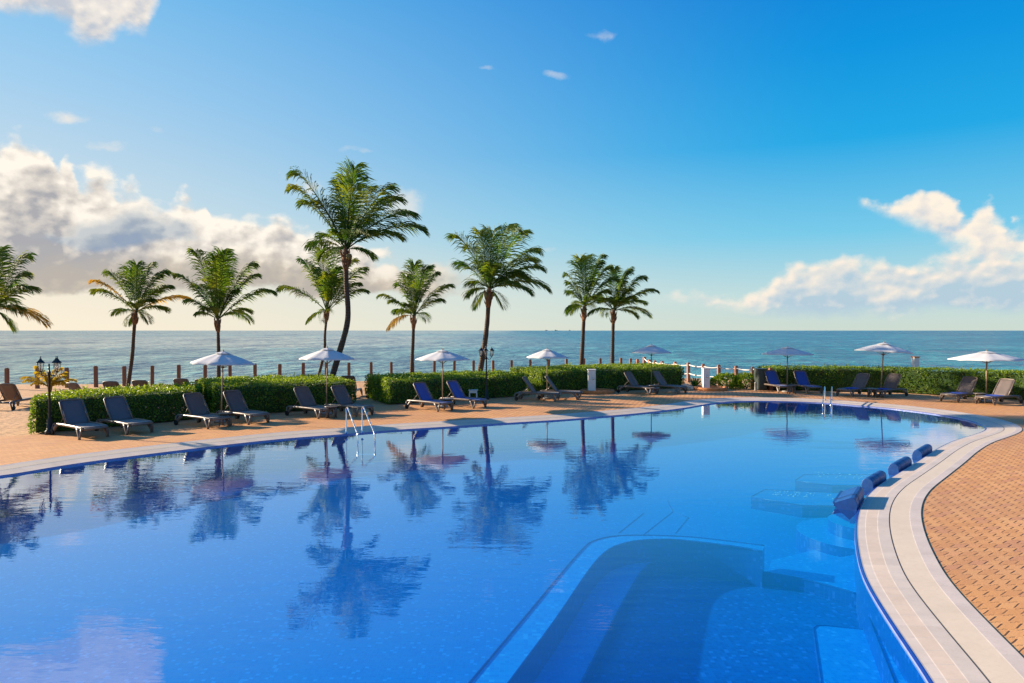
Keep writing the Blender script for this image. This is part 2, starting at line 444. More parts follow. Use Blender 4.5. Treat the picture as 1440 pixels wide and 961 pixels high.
for _ in range(14): NR = [((NR[i - 1] + NR[i] * 2 + NR[(i + 1) % NI]) / 4).normalized() for i in range(NI)]
ARC = [0]
for i in range(NI): ARC.append(ARC[-1] + (inner[(i + 1) % NI] - inner[i]).length)
COPW = .97
def off(i, o): return inner[i % NI] + NR[i % NI] * o
def czf(o): return ZR + (.012 - ZR) * max(0, min(1, o / COPW))
mb = MB(); mb.uv = []
def ribbon(o0, z0, o1, z1, mi):
    b = len(mb.v)
    for i in range(NI + 1):
        p, q = off(i, o0), off(i, o1)
        mb.v += [(p.x, p.y, z0), (q.x, q.y, z1)]; mb.uv += [(ARC[i], 0), (ARC[i], o1 - o0)]
    for i in range(NI):
        f = (b + 2*i, b + 2*i + 2, b + 2*i + 3, b + 2*i + 1)
        if area > 0: f = f[::-1]
        mb.f.append(f); mb.mi.append(mi); mb.sm.append(False)
strips = [(.06, .155, 1), (.155, .166, 6), (.166, .33, 2), (.33, .341, 6), (.341, .50, 3), (.50, .518, 7), (.518, .80, 4), (.80, .811, 6), (.811, COPW, 5)]
for a, b_, mi in strips:
    dz = -.006 if mi == 7 else 0
    ribbon(a, czf(a) + dz, b_, czf(b_) + dz, mi)
ribbon(COPW, .012, COPW + .004, -.08, 5)
# glazed rounded nosing
ribbon(.06, czf(.06), .045, ZR + .006, 1); ribbon(.045, ZR + .006, .03, ZR + .006, 0); ribbon(.03, ZR + .006, .006, ZR - .004, 0); ribbon(.006, ZR - .004, .004, ZR - .05, 8)
# faces were wound for outward-growing offsets; recalc below
cop = mb.build('pool_coping', [M['rim'], M['cop_pale'], M['cop_peach'], M['cop_grey'], M['cop_cream'], M['cop_border'], M['cop_line'], M['cop_groove'], M['rim_light']])
tag(cop, kind='structure')

FLOOR = -.98
w = MB(); b = 0
for i in range(NI):
    p = off(i, .006); w.v += [(p.x, p.y, ZR - .048), (p.x, p.y, FLOOR)]
for i in range(NI):
    j = (i + 1) % NI; w.f.append((2*i, 2*j, 2*j+1, 2*i+1)); w.mi.append(0); w.sm.append(False)
tag(w.build('pool_wall', M['mosaic_wall']), kind='structure')
def sheet(name, outer, holes, z, mat, lab=None):
    loops = [[Vector((p[0], p[1], 0)) for p in outer]] + [[Vector((p[0], p[1], 0)) for p in h] for h in holes]
    tris = tessellate_polygon(loops); vs = [p for l in loops for p in l]
    m_ = MB(); fs = []
    for t in tris:
        a, b, c = (vs[i] for i in t)
        if (b - a).to_2d().cross((c - a).to_2d()) < 0: t = (t[0], t[2], t[1])
        fs.append(tuple(t))
    m_.add([(p.x, p.y, z) for p in vs], fs)
    return tag(m_.build(name, mat), kind='structure')
sheet('pool_floor', [off(i, .01) for i in range(NI)], [], FLOOR, M['mosaic_floor'])
sheet('pool_water', [off(i, .003) for i in range(NI)], [], ZW, M['water'])

border_px = [(0,614),(45,612),(275,592),(500,575),(545,571.5),(745,558),(960,549),(1065,549),(1250,557),(1440,571)]
border = [at(*p).to_2d() for p in border_px]
border = [Vector((-60, 7.5))] + border + [Vector((34, 25)), Vector((60, 20))]
sheet('pool_deck', [(-60, -30), (60, -30)] + border[::-1], [[off(i, COPW - .01) for i in range(0, NI)]], 0, M['pavers'])

# sand and sea
def shore(x): # y of waterline
    return 47.5 + .16 * (x + 30) * (1 if x < 12 else 0) + (0 if x < 12 else 6.7 - .35 * (x - 12)) + 1.2 * noise.noise(Vector((x * .12, 3, 0)))
def sand_z(x, y):
    s = shore(x); d = y - s
    z = -.012 + .03 * noise.noise(Vector((x * .5, y * .5, 0))) - .03
    if d > -7: z -= (d + 7) * .075
    if d > 0: z -= d * .15
    return min(z, -.012) if d < 20 else z
s_ = MB(); xs = [-400, -200, -120] + [-80 + 1.0 * i for i in range(161)] + [120, 200, 400]; ys = [8 + 1.0 * i for i in range(60)]
for yv in ys:
    for xv in xs: s_.v.append((xv, yv, sand_z(xv, yv)))
nx = len(xs)
def by(x):
    for i in range(len(border) - 1):
        a, b_ = border[i], border[i + 1]
        if a.x <= x <= b_.x: return a.y + (b_.y - a.y) * (x - a.x) / (b_.x - a.x)
    return 7.5
for j in range(len(ys) - 1):
    for i in range(nx - 1):
        xm = (xs[i] + xs[i+1]) / 2
        if ys[j + 1] < by(xm) - 1.5 and abs(xm) < 58: continue
        s_.f.append((j*nx+i, j*nx+i+1, (j+1)*nx+i+1, (j+1)*nx+i)); s_.mi.append(0); s_.sm.append(True)
tag(s_.build('beach_sand', M['sand']), kind='structure')
g = MB(); 
sheet('ground', [(-3000, -3000), (3000, -3000), (3000, 60), (-3000, 60)], [[(-30, -6), (22, -6), (22, 38), (-30, 38)]], -1.9, M['sand'])
sh = MB(); sh.add([(-40000, 36, -.62), (40000, 36, -.62), (40000, 60000, -.62), (-40000, 60000, -.62)], [(0, 1, 2, 3)])
tag(sh.build('sea', M['sea']), kind='structure')

# ------------------------------------------------------------------ submerged shapes
def q2(px, py, z):
    # refraction is not modelled, so depths are the apparent ones
    return at(px, py, z).to_2d()
ZI = -.30
ro = [q2(640, 985, ZI), q2(660, 961, ZI), q2(740, 866, ZI), q2(815, 777, ZI), q2(838, 760, ZI), q2(880, 753.5, ZI), q2(960, 755, ZI), q2(1020, 761, ZI), q2(1075, 768, ZI)]
ri = [q2(1072, 776, ZI), q2(1040, 770, ZI), q2(985, 763, ZI), q2(934, 759, ZI), q2(880, 764, ZI), q2(842, 785, ZI), q2(780, 873, ZI), q2(715, 961, ZI), q2(696, 985, ZI)]
down = Vector((-.17, -1.1))
def extend(a, b_, d): return a + (a - b_).normalized() * d
ro = [extend(ro[1], ro[2], 4)] + ro[1:]; ri = ri[:-1] + [extend(ri[-2], ri[-3], 4)]
ro_s = [p.to_2d() for p in catmull([p.to_3d() for p in ro], False, 5)]; ri_s = [p.to_2d() for p in catmull([p.to_3d() for p in ri], False, 5)]
m_ = MB(); m_.prism(ro_s + ri_s, FLOOR - .02, ZI, 0, 1)  # shade painted into the colour: riser sides get darker mosaic, here and below
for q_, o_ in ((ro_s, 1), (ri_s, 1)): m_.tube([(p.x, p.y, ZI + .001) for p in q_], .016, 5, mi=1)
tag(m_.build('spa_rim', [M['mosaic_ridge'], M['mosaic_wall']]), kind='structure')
ZB = -.66
bo = [q2(1207, 836, ZB), q2(1130, 815, ZB), q2(1040, 800, ZB), q2(960, 789, ZB), q2(915, 793, ZB), q2(890, 822, ZB), q2(850, 897, ZB), q2(817, 961, ZB)]
bo = bo[:-1] + [bo[-1], extend(bo[-1], bo[-2], 4)]
bo_s = [p.to_2d() for p in catmull([p.to_3d() for p in bo], False, 5)]
mid_o = [p + Vector((0, 0)) for p in ro_s]
# bench = area between the rim (its centre line) and bo; then on to the pool wall at right
cl = [ (a.lerp(b_, .5)) for a, b_ in zip(ro_s, ri_s[::-1]) ]
wallR = [q2(1207, 782, ZB) + Vector((.25, .2))]
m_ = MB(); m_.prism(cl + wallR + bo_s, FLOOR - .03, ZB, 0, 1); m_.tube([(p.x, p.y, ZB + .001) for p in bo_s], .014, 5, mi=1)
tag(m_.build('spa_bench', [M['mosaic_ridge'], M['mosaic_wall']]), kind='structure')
# spa floor sheet, deeper blue
fl = bo_s + [Vector((3.9, 2.5)), Vector((3.6, 6.5)), q2(1240, 860, ZB) + Vector((.3, 0))]
m_ = MB(); m_.prism([bo_s[0]] + [p for p in bo_s[1:]] + [Vector((3.36, 3.4)), Vector((3.6, 6)), Vector((4.1, 7.8))], FLOOR - .05, FLOOR + .12)
tag(m_.build('spa_floor', M['mosaic_spa']), kind='structure')
# platform beyond the rim and round entry steps
pl = [q2(1076, 783, -.42), q2(1140, 793, -.42), q2(1215, 808, -.42), q2(1215, 745, -.42) + Vector((.2, 0)), q2(1150, 742, -.42), q2(1085, 757, -.42)]
def disc(cx, cy, r, a0, a1, n=26): return [Vector((cx + r * math.cos(a0 + (a1 - a0) * k / n), cy + r * math.sin(a0 + (a1 - a0) * k / n))) for k in range(n + 1)]
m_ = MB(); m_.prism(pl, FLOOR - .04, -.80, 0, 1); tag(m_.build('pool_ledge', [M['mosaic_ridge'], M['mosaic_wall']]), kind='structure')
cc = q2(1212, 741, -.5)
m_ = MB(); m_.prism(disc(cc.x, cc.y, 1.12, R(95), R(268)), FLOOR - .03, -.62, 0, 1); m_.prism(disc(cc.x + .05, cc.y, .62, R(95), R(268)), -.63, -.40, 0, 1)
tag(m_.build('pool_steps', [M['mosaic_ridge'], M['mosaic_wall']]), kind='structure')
# lounge slabs under water
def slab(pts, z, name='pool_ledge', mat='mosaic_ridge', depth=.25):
    P = [q2(a, b_, z) for a, b_ in pts]; m = MB(); m.prism(P, z - depth, z, 0, 1); m.tube([(p.x, p.y, z + .001) for p in P + P[:1]], .012, 5, mi=1)  # slab sides darkened likewise, as painted shade
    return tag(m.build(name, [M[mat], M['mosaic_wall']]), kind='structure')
slab([(1056, 699), (1075, 689), (1188, 694), (1192, 712), (1128, 711)], -.42, mat='mosaic_floor')
slab([(1118, 676), (1130, 668), (1232, 668), (1228, 683), (1170, 683)], -.42, mat='mosaic_floor')
slab([(1144, 884), (1148, 880.5), (1160, 880), (1232, 888), (1290, 1000), (1160, 1000)], -.74, 'spa_seat', 'mosaic_ridge', .4)
slab([(1222, 868), (1248, 868), (1330, 985), (1268, 985)], -.40, 'spa_seat', 'mosaic_ridge', .5)
m_ = MB()
for (x0, y0, x1, y1, n) in ((1085, 693, 1186, 700, 46), (1140, 667, 1215, 671, 26)):
    for k in range(n):
        t_ = random.random(); c = at(x0 + (x1 - x0) * t_, y0 + (y1 - y0) * t_ + random.choice((-2.5, 0, 2.5)) + random.uniform(-.7, .7), -.415)
        m_.lathe([(random.uniform(.012, .03), 0), (.012, .008)], 6, c)
tag(m_.build('jet_covers', M['dots']), 'small white jet covers dotted over the two submerged lounge ledges', 'jet covers', kind='stuff')
m_ = MB()
for a, b_ in (((938, 704), (946, 720)), ((946, 720), (968, 728)), ((946, 720), (905, 752)), ((968, 728), (950, 750)), ((905, 722), (870, 750))):
    m_.tube([at(*a, FLOOR + .003), at(*b_, FLOOR + .003)], .008, 5)
tag(m_.build('floor_joint', M['line']), kind='structure')

# ------------------------------------------------------------------ hedges
def hedge(name, front, thick, hz, label, seed, dens=430, endcap=True, flowers=0):
    rnd = random.Random(seed)
    root = empty(name, (front[0].x, front[0].y, 0)); tag(root, label, 'hedge', 'clipped hedges behind the deck')
    o0 = Vector((front[0].x, front[0].y, 0))
    F_ = [Vector((p[0].x, p[0].y, 0)) if isinstance(p, tuple) else Vector((p.x, p.y, 0)) for p in front]
    # back line = front pushed along +Y by thick (per end)
    B_ = [f + Vector(((thick[2] if len(thick) > 2 else 0), thick[0] + (thick[1] - thick[0]) * i / (len(F_) - 1), 0)) for i, f in enumerate(F_)]
    def hgt(t): return hz[0] + (hz[1] - hz[0]) * t
    L = [0]
    for i in range(len(F_) - 1): L.append(L[-1] + (F_[i + 1] - F_[i]).length)
    def pt(t, u):   # t along, u front(0)->back(1)
        s = t * L[-1]; i = 0
        while i < len(L) - 2 and L[i + 1] < s: i += 1
        k = (s - L[i]) / (L[i + 1] - L[i]); return F_[i].lerp(F_[i + 1], k).lerp(B_[i].lerp(B_[i + 1], k), u)
    core = MB(); n = max(6, int(L[-1] / .35)); prof = [(0.02, 0), (.0, .35), (.0, .8), (.02, .97), (.5, 1.0), (.98, .97), (1, .8), (1, 0)]
    for i in range(n + 1):
        t = i / n
        for (u, zz) in prof:
            uu = .5 + (u - .5) * .94; tt = .5 + (t - .5) * (1 - .16 / L[-1])
            p = pt(tt, uu); h_ = hgt(t) * zz - .05 * (zz > .5)
            q = p + Vector((0, 0, h_)); q += Vector(noise.noise_vector(q * 2.2)) * .04
            core.v.append(tuple(q - o0))
    m = len(prof)
    for i in range(n):
        for k in range(m - 1):
            a = i * m + k; core.f.append((a, a + m, a + m + 1, a + 1)); core.mi.append(0); core.sm.append(False)
    core.f.append(tuple(range(m))); core.f.append(tuple(range(n * m, n * m + m))); core.mi += [0, 0]; core.sm += [False, False]
    core.build('twigs', M['hedge_core'], root)
    lv = MB()
    def leaf(p, nrmv, s, mi):
        d = (nrmv * .8 + Vector((rnd.uniform(-1, 1), rnd.uniform(-1, 1), rnd.uniform(-1, 1)))).normalized()
        u = d.cross(Vector((rnd.uniform(-1, 1), rnd.uniform(-1, 1), rnd.uniform(-1, 1)))).normalized(); v = d.cross(u)
        a = s * rnd.uniform(.7, 1.3)
        lv.add([p - u * a - o0, p + v * a * .5 - o0 + d * a * .2, p + u * a - o0, p - v * a * .5 - o0 + d * a * .2], [(0, 1, 2, 3)], mi)
    def bulge(p): return noise.noise(p * 1.1) * .13 + noise.noise(p * 3.3) * .05
    sz = .043
    nf = int(L[-1] * max(hz) * dens)
    for _ in range(nf):
        t = rnd.random(); z = rnd.random(); h_ = hgt(t) * (z ** .9)
        p = pt(t, 0) + Vector((0, 0, h_)); b_ = bulge(p)
        p += Vector((0, -b_ - rnd.uniform(-.06, .05), 0)); leaf(p, Vector((0, -1, .3)), sz, 2 if noise.noise(p * 1.9) > .28 and rnd.random() < .45 else (0 if rnd.random() < .9 else 1))
    nt = int(L[-1] * (thick[0] + thick[1]) / 2 * dens * .8)
    for _ in range(nt):
        t, u = rnd.random(), rnd.random(); p = pt(t, u)
        z = hgt(t) + bulge(p) * .8 + rnd.uniform(-.05, .07)
        leaf(Vector((p.x, p.y, z)), Vector((-.2, 0, 1)), sz * 1.05, 1 if rnd.random() < .5 else 0)
    for (t, d) in ((0, -1), (1, 1)):
        for _ in range(int((thick[0] if t == 0 else thick[1]) * max(hz) * dens * 1.3)):
            u = rnd.random(); z = rnd.random(); p = pt(t, u) + Vector((0, 0, hgt(t) * z)); p.x += d * (bulge(p) + rnd.uniform(-.06, .06))
            leaf(p, Vector((d, 0, .2)), sz * 1.1, 1 if rnd.random() < .4 else 0)
    for _ in range(int(L[-1] * 5)):    # stray sprigs above the clipped top
        t = rnd.random(); p = pt(t, rnd.random()); q = Vector((p.x, p.y, hgt(t))); d_ = Vector((rnd.uniform(-.4, .4), rnd.uniform(-.4, .4), 1)).normalized(); hh_ = rnd.uniform(.08, .24)
        for k in range(7): leaf(q + d_ * hh_ * k / 6, Vector((rnd.uniform(-1, 1), rnd.uniform(-1, 1), .4)), sz * .9, 1)
    for _ in range(int(L[-1] * 30)):   # loose shoots
        t = rnd.random(); u = rnd.random() ; p = pt(t, u); leaf(Vector((p.x, p.y, hgt(t) + rnd.uniform(.03, .13))), Vector((0, 0, 1)), sz * 1.1, 1)
    lv.build('foliage', [M['hedge'], M['hedge_new'], M['hedge_old']], root)
    if flowers:
        fm = MB()
        for _ in range(flowers):
            t = rnd.betavariate(8, 1.5) ; z = rnd.uniform(.12, .55); p = pt(t, 0) + Vector((0, -.1 - rnd.random() * .08, z)) - o0
            for k in range(3):
                u = Vector((rnd.uniform(-1, 1), -.5, rnd.uniform(-1, 1))).normalized(); v = u.cross(Vector((0, 1, .2))).normalized(); a = .028
                fm.add([p - u * a, p + v * a * .6, p + u * a, p - v * a * .6], [(0, 1, 2, 3)])
        fm.build('blossom', M['flower'], root)
    return root
G = lambda px, py: at(px, py, 0)
hedge('hedge', [G(45, 610), G(272, 589)], (2.5, 2.7, -.9), (1.03, 1.02), 'low wide hedge at the left end of the row behind the black lamp post', 1, flowers=26)
hedge('hedge', [G(300, 586), G(498, 572.5)], (3.6, 3.9, -2.1), (1.1, 1.04), 'hedge behind the two leftmost parasols, taller than its left neighbour', 2)
hedge('hedge', [G(547, 568.5), G(744, 555.5)], (3.4, 3.0, -1.7), (1.0, .95), 'hedge behind the blue loungers, beginning right of the sand gap', 3)
hedge('hedge', [G(762, 553.5), G(962, 545)], (4.0, 3.2, -1.6), (1.06, 1.12), 'hedge behind the left white shower pillar in the middle of the row', 4)
hedge('hedge', [G(1078, 547.5), G(1250, 551), G(1440, 562), G(1560, 573)], (1.5, 1.4, 0), (1.12, 1.18), 'long dark hedge along the right side behind the towel-topped loungers', 5, dens=420)

def bush(name, c, rx, ry, h, label, seed, n=2600, mat=('hedge', 'hedge_new'), sz=.05, cat='bush'):
    rnd = random.Random(seed); root = empty(name, (c.x, c.y, 0)); tag(root, label, cat)
    st = MB()
    for k in range(7):
        a = rnd.random() * 6.28; st.tube([(0, 0, 0), (rx * .4 * math.cos(a), ry * .4 * math.sin(a), h * .4), (rx * .7 * math.cos(a), ry * .6 * math.sin(a), h * .75)], [.02, .014, .006], 5)
    st.build('stem', M['trunk'], root); lv = MB()
    for _ in range(n):
        th = rnd.random() * 6.283; ph = math.acos(rnd.uniform(-.15, 1)); r = rnd.uniform(.62, 1.0) ** .5
        d = Vector((math.sin(ph) * math.cos(th), math.sin(ph) * math.sin(th), math.cos(ph)))
        k = r * (1 + .25 * noise.noise(d * 2.5 + Vector((seed, 0, 0))))
        p = Vector((d.x * rx * k, d.y * ry * k, max(.03, .12 * h + d.z * h * .85 * k)))
        q = (d + Vector((rnd.uniform(-.7, .7), rnd.uniform(-.7, .7), rnd.uniform(-.4, .9)))).normalized(); u = q.cross(Vector((rnd.uniform(-1, 1), rnd.uniform(-1, 1), rnd.uniform(-1, 1)))).normalized()
        a = sz * rnd.uniform(.6, 1.4)
        lv.add([p, p + q * a + u * a * .45, p + q * a * 2.2, p + q * a - u * a * .45], [(0, 1, 2, 3)], 1 if rnd.random() < .35 else 0)
    lv.build('foliage', [M[m] for m in mat], root); return root
bush('bush', at(1020, 546), .95, .6, .78, 'low yellow-green bush just right of the second white shower pillar', 11)
bush('bush', at(1050, 546.5), .85, .6, .82, 'low leafy bush beside the dark green cabinet', 12)
def agave(c, label, seed):
    rnd = random.Random(seed); root = empty('agave_plant', c); tag(root, label, 'plant'); lv = MB()
    for k in range(46):
        a = rnd.random() * 6.283; el = rnd.uniform(.35, 1.4); L = rnd.uniform(.6, .85); d = Vector((math.cos(a) * math.cos(el), math.sin(a) * math.cos(el), math.sin(el)))
        s = d.cross(Vector((0, 0, 1))).normalized(); P = [Vector((0, 0, .05)) + d * L * t + Vector((0, 0, -.18 * t * t)) for t in (0, .4, .75, 1)]
        W = (.03, .045, .03, .002); vs = []
        for p, w_ in zip(P, W): vs += [p - s * w_, p + s * w_]
        lv.add(vs, [(0, 1, 3, 2), (2, 3, 5, 4), (4, 5, 7, 6)], 0)
    lv.build('leaves', M['hedge'], root)
    st = MB(); st.lathe([(.06, 0), (.05, .1), (.02, .16)], 10); st.build('stem', M['boot'], root)
agave(at(978, 546), 'spiky dark green plant between the hedge end and the second white pillar', 3)

# ------------------------------------------------------------------ palms
WIND = Vector((.42, 0, 0))
def frond(mb, rnd, c, tip, lift, Lmax, mi=0, n=60):
    c = Vector(c); tip = Vector(tip); L = (tip - c).length
    p1 = c.lerp(tip, .45) + Vector((0, 0, lift * L * 1.15)); 
    rise = max(0, (tip.z - c.z) / max(L, .01)); p2 = c.lerp(tip, .86) + Vector((0, 0, (.13 + .10 * rise) * L * min(1, lift * 3)))
    def B(t): u = 1 - t; return c * u ** 3 + (c.lerp(tip, .34) + Vector((0, 0, lift * L * .65))) * 3 * u * u * t + p2 * 3 * u * t * t + tip * t ** 3
    pts = [B(k / 9) for k in range(10)]
    mb.tube(pts, [.028 * (1 - .85 * k / 9) * max(.6, L / 3) for k in range(10)], 4, mi=mi, cap=False)
    roll = rnd.uniform(-.9, .9)
    for k in range(n):
        t = .17 + .83 * (k + rnd.random() * .5) / n
        T = (B(min(1, t + .02)) - B(t - .02)).normalized()
        S = T.cross(Vector((0, 0, 1)))
        if S.length < .15: S = T.cross(Vector((0, 1, 0)))
        S.normalize(); U = S.cross(T)
        prof = (min(1, (t - .10) * 4.0)) * (1 - max(0, t - .55) / .45 * .62)
        for sd in (-1, 1):
            l = Lmax * prof * rnd.uniform(.75, 1.1)
            a = .75 - .35 * t
            vup = .35 * math.cos(roll) + rnd.uniform(-.25, .25)
            d = (S * sd * (math.cos(roll * sd * .6)) * a + T * (.45 + .5 * t) + U * vup * .5).normalized()
            d2 = (d + Vector((0, 0, -1)) * (.35 + .45 * rnd.random()) + WIND * .5).normalized()
            d3 = (d2 + Vector((0, 0, -.65)) + WIND * .3).normalized()
            p0 = B(t); q1 = p0 + d * l * .42; q2_ = q1 + d2 * l * .34; q3 = q2_ + d3 * l * .28
            wv = (T * .8 + Vector((0, 0, .35))).normalized() * .023 * (.75 + .25 * L / 2.2)
            mb.add([p0 - wv * .6, p0 + wv * .6, q1 + wv, q1 - wv, q2_ + wv * .75, q2_ - wv * .75, q3], [(0, 1, 2, 3), (3, 2, 4, 5), (5, 4, 6)], mi)

def palm(d, trunk_px, crown, tips, label, seed, dry=(), fill=9, r0=.16, lm=.42, coco=0):
    rnd = random.Random(seed)
    base = atd(*trunk_px[0], d); zb = sand_z(base.x, base.y) - .05
    root = empty('palm_tree', (base.x, base.y, zb)); tag(root, label, 'palm tree', 'coconut palms along the beach'); O = Vector((base.x, base.y, zb))
    P = [atd(x, y, d) for x, y in trunk_px]
    dirn = (P[0] - P[1]); dirn = dirn / max(.01, -dirn.z)
    P = [P[0] + dirn * (P[0].z - zb)] + P
    P[0].z = zb; C = atd(*crown, d); P.append(C + Vector((0, 0, -.05)))
    root.location = P[0]; O = P[0].copy()
    pts = catmull(P, False, 6); n = len(pts)
    rad = [r0 * (1.45 - .5 * min(1, i / (n * .15))) * (1 - .38 * i / n) for i in range(n)]
    tr = MB(); tr.tube([p - O for p in pts], [r * (1 + .05 * rnd.uniform(-1, 1)) for r in rad], 10); tr.build('trunk', M['trunk'], root)
    rt = rad[-1]
    bt = MB(); Cl = C - O; ax = (pts[-1] - pts[-4]).normalized(); hb = .75 * r0 / .13
    bt.tube([Cl - ax * hb, Cl - ax * hb * .8, Cl - ax * hb * .45, Cl - ax * .05, Cl + ax * .18], [rt * .9, rt * 1.35, rt * 1.75, rt * 1.3, rt * .5], 9)
    for k in range(16):
        a = rnd.random() * 6.283; dz = rnd.uniform(0, 1); s = Cl - ax * hb * (.2 + .7 * dz); o = Vector((math.cos(a), math.sin(a), .25))
        bt.tube([s + o * rt * 1.1, s + o * rt * 2.0 + Vector((0, 0, .10)), s + o * rt * 2.6 + Vector((0, 0, .28))], [.04, .03, .012], 4)
    bt.build('leaf_base', M['boot'], root)
    cr = MB()
    for i, (tx, ty) in enumerate(tips):
        T = atd(tx, ty, d); L = (T - C).length
        T = T + Vector((0, rnd.uniform(-.45, .45) * max(L, .8), 0))
        up = (T.z - C.z) / max(L, .1)
        lift = .34 - .10 * up if up > -.3 else .5
        frond(cr, rnd, Cl, T - O, lift, lm * 2.1 * rnd.uniform(.8, 1.1) * (.75 + .25 * L / 2), 1 if i in dry else 0)
    R_ = sum((atd(*t, d) - C).length for t in tips) / len(tips)
    for k in range(int(fill * .6)):
        a = R(40 + 280 * k / fill) if k % 2 else R(rnd.uniform(0, 360)); el = rnd.uniform(-.25, .95); L = R_ * rnd.uniform(.65, .95)
        T = Cl + Vector((math.cos(a) * math.cos(el) * .55 + .12, (1 if k % 2 else -1) * abs(math.sin(a)) * math.cos(el) + .1, math.sin(el))) * L
        frond(cr, rnd, Cl, T, .38, lm * 1.9, 0)
    # spear leaf
    frond(cr, rnd, Cl, Cl + Vector((.1, .05, 1)) * R_ * .8, .02, lm * .25, 0, 14)
    cr.build('crown', [M['frond'], M['frond_dry']], root)
    for k in range(coco):
        a = rnd.random() * 6.283; m = MB(); m.lathe([(.01, -.14), (.07, -.11), (.10, 0), (.07, .1), (.01, .13)], 10, Cl + Vector((math.cos(a) * .22, math.sin(a) * .22, -.22 - rnd.random() * .15)))
        m.build('coconut', M['coconut'], root)
    return root
palm(31, [(-14, 545), (-12, 490)], (-9, 438), [(14,360),(20,388),(58,409),(66,455),(34,438),(-40,370),(-70,400),(-66,450),(-12,352),(-30,352),(10,460)], 'palm tree cut off by the left edge with only its right fronds showing', 20, (3,), 9, .15, .5)
palm(36, [(180,543),(186,500),(188,470)], (191,440), [(140,411),(143,398),(168,378),(186,372),(205,373),(226,384),(244,405),(252,420),(212,452),(160,440),(232,436),(178,454),(216,388),(155,386)], 'short palm with yellowing outer fronds, second from the left', 21, (1,7), 8, .12, .42)
palm(36, [(307.5,533),(307.5,500),(307,480)], (306.5,450), [(249,388),(262,424),(292,360),(306,356),(326,360),(352,374),(377,411),(345,438),(282,442),(268,402),(356,388),(318,366),(300,380)], 'straight palm rising behind the leftmost parasol', 22, (), 8, .12, .46)
palm(38, [(447,533),(456,495),(457,470)], (460,440), [(392,406),(420,366),(452,350),(470,352),(492,366),(516,382),(508,402),(434,452),(512,410),(440,380),(480,380)], 'thin sparse-headed palm beside the tallest palm, on its left', 23, (), 5, .10, .42)
palm(33, [(466,534),(476,500),(489,450),(487,400)], (486,352), [(415,268),(424,252),(456,292),(478,258),(503,243),(513,262),(548,268),(558,282),(590,322),(562,336),(440,345),(452,332),(520,360),(432,290),(585,310),(495,250),(535,275)], 'tallest palm, its curved trunk leaning right above the second parasol', 24, (), 9, .17, .54, 5)
palm(40, [(579,525),(580,495),(581,475)], (582,446), [(536,417),(544,462),(568,388),(584,374),(602,376),(614,386),(635,404),(622,424),(600,380),(560,402),(552,425)], 'short palm left of the third parasol with a dry yellow lower frond', 25, (1,), 7, .13, .44)
palm(40, [(674,528),(680,495),(685,455)], (688,408), [(645,338),(648,372),(668,430),(676,332),(692,328),(712,318),(730,335),(753,352),(766,405),(742,412),(706,430),(760,378),(724,402),(745,370),(660,350),(735,390)], 'full windswept palm leaning behind the middle lamp post', 26, (), 12, .19, .62, 4)
palm(43, [(817,520),(819,490),(820,468)], (822,432), [(797,388),(803,412),(814,368),(828,360),(845,364),(856,378),(862,395),(806,432),(852,412),(858,424),(840,375),(800,400)], 'bushy palm on the left of the close pair right of centre', 27, (), 10, .16, .5)
palm(44, [(861,518),(861.5,490),(862,465)], (863,438), [(838,400),(846,424),(864,379),(884,383),(900,393),(918,411),(917,444),(893,444),(880,385),(832,440),(908,426),(875,400)], 'windswept palm on the right of the close pair, last in the row', 28, (), 10, .15, .5)

def areca(c, label):
    rnd = random.Random(5); root = empty('areca_palm', c); tag(root, label, 'palm plant'); lv = MB()
    st = MB()
    for k in range(6): st.tube([(0, 0, 0), (rnd.uniform(-.1, .1), rnd.uniform(-.1, .1), .7)], .025, 6)
    st.build('stem', M['areca'], root)
    for (dx, dz) in ((-1.15, .98), (-1.0, .85), (.55, 1.15), (.8, 1.05), (1.05, .72), (1.2, .6), (.35, 1.35), (-.3, 1.45), (-.55, 1.2), (.1, 1.2), (-.5, .75), (.5, .8), (.9, .85), (0, .9)):
        frond(lv, rnd, (0, 0, .55), (dx, rnd.uniform(-.5, .5), dz), .3, .42, 0, 34)
    lv.build('fronds', M['areca'], root)
areca(at(70, 563), 'small yellow feathery palm glowing behind the left lamp post')

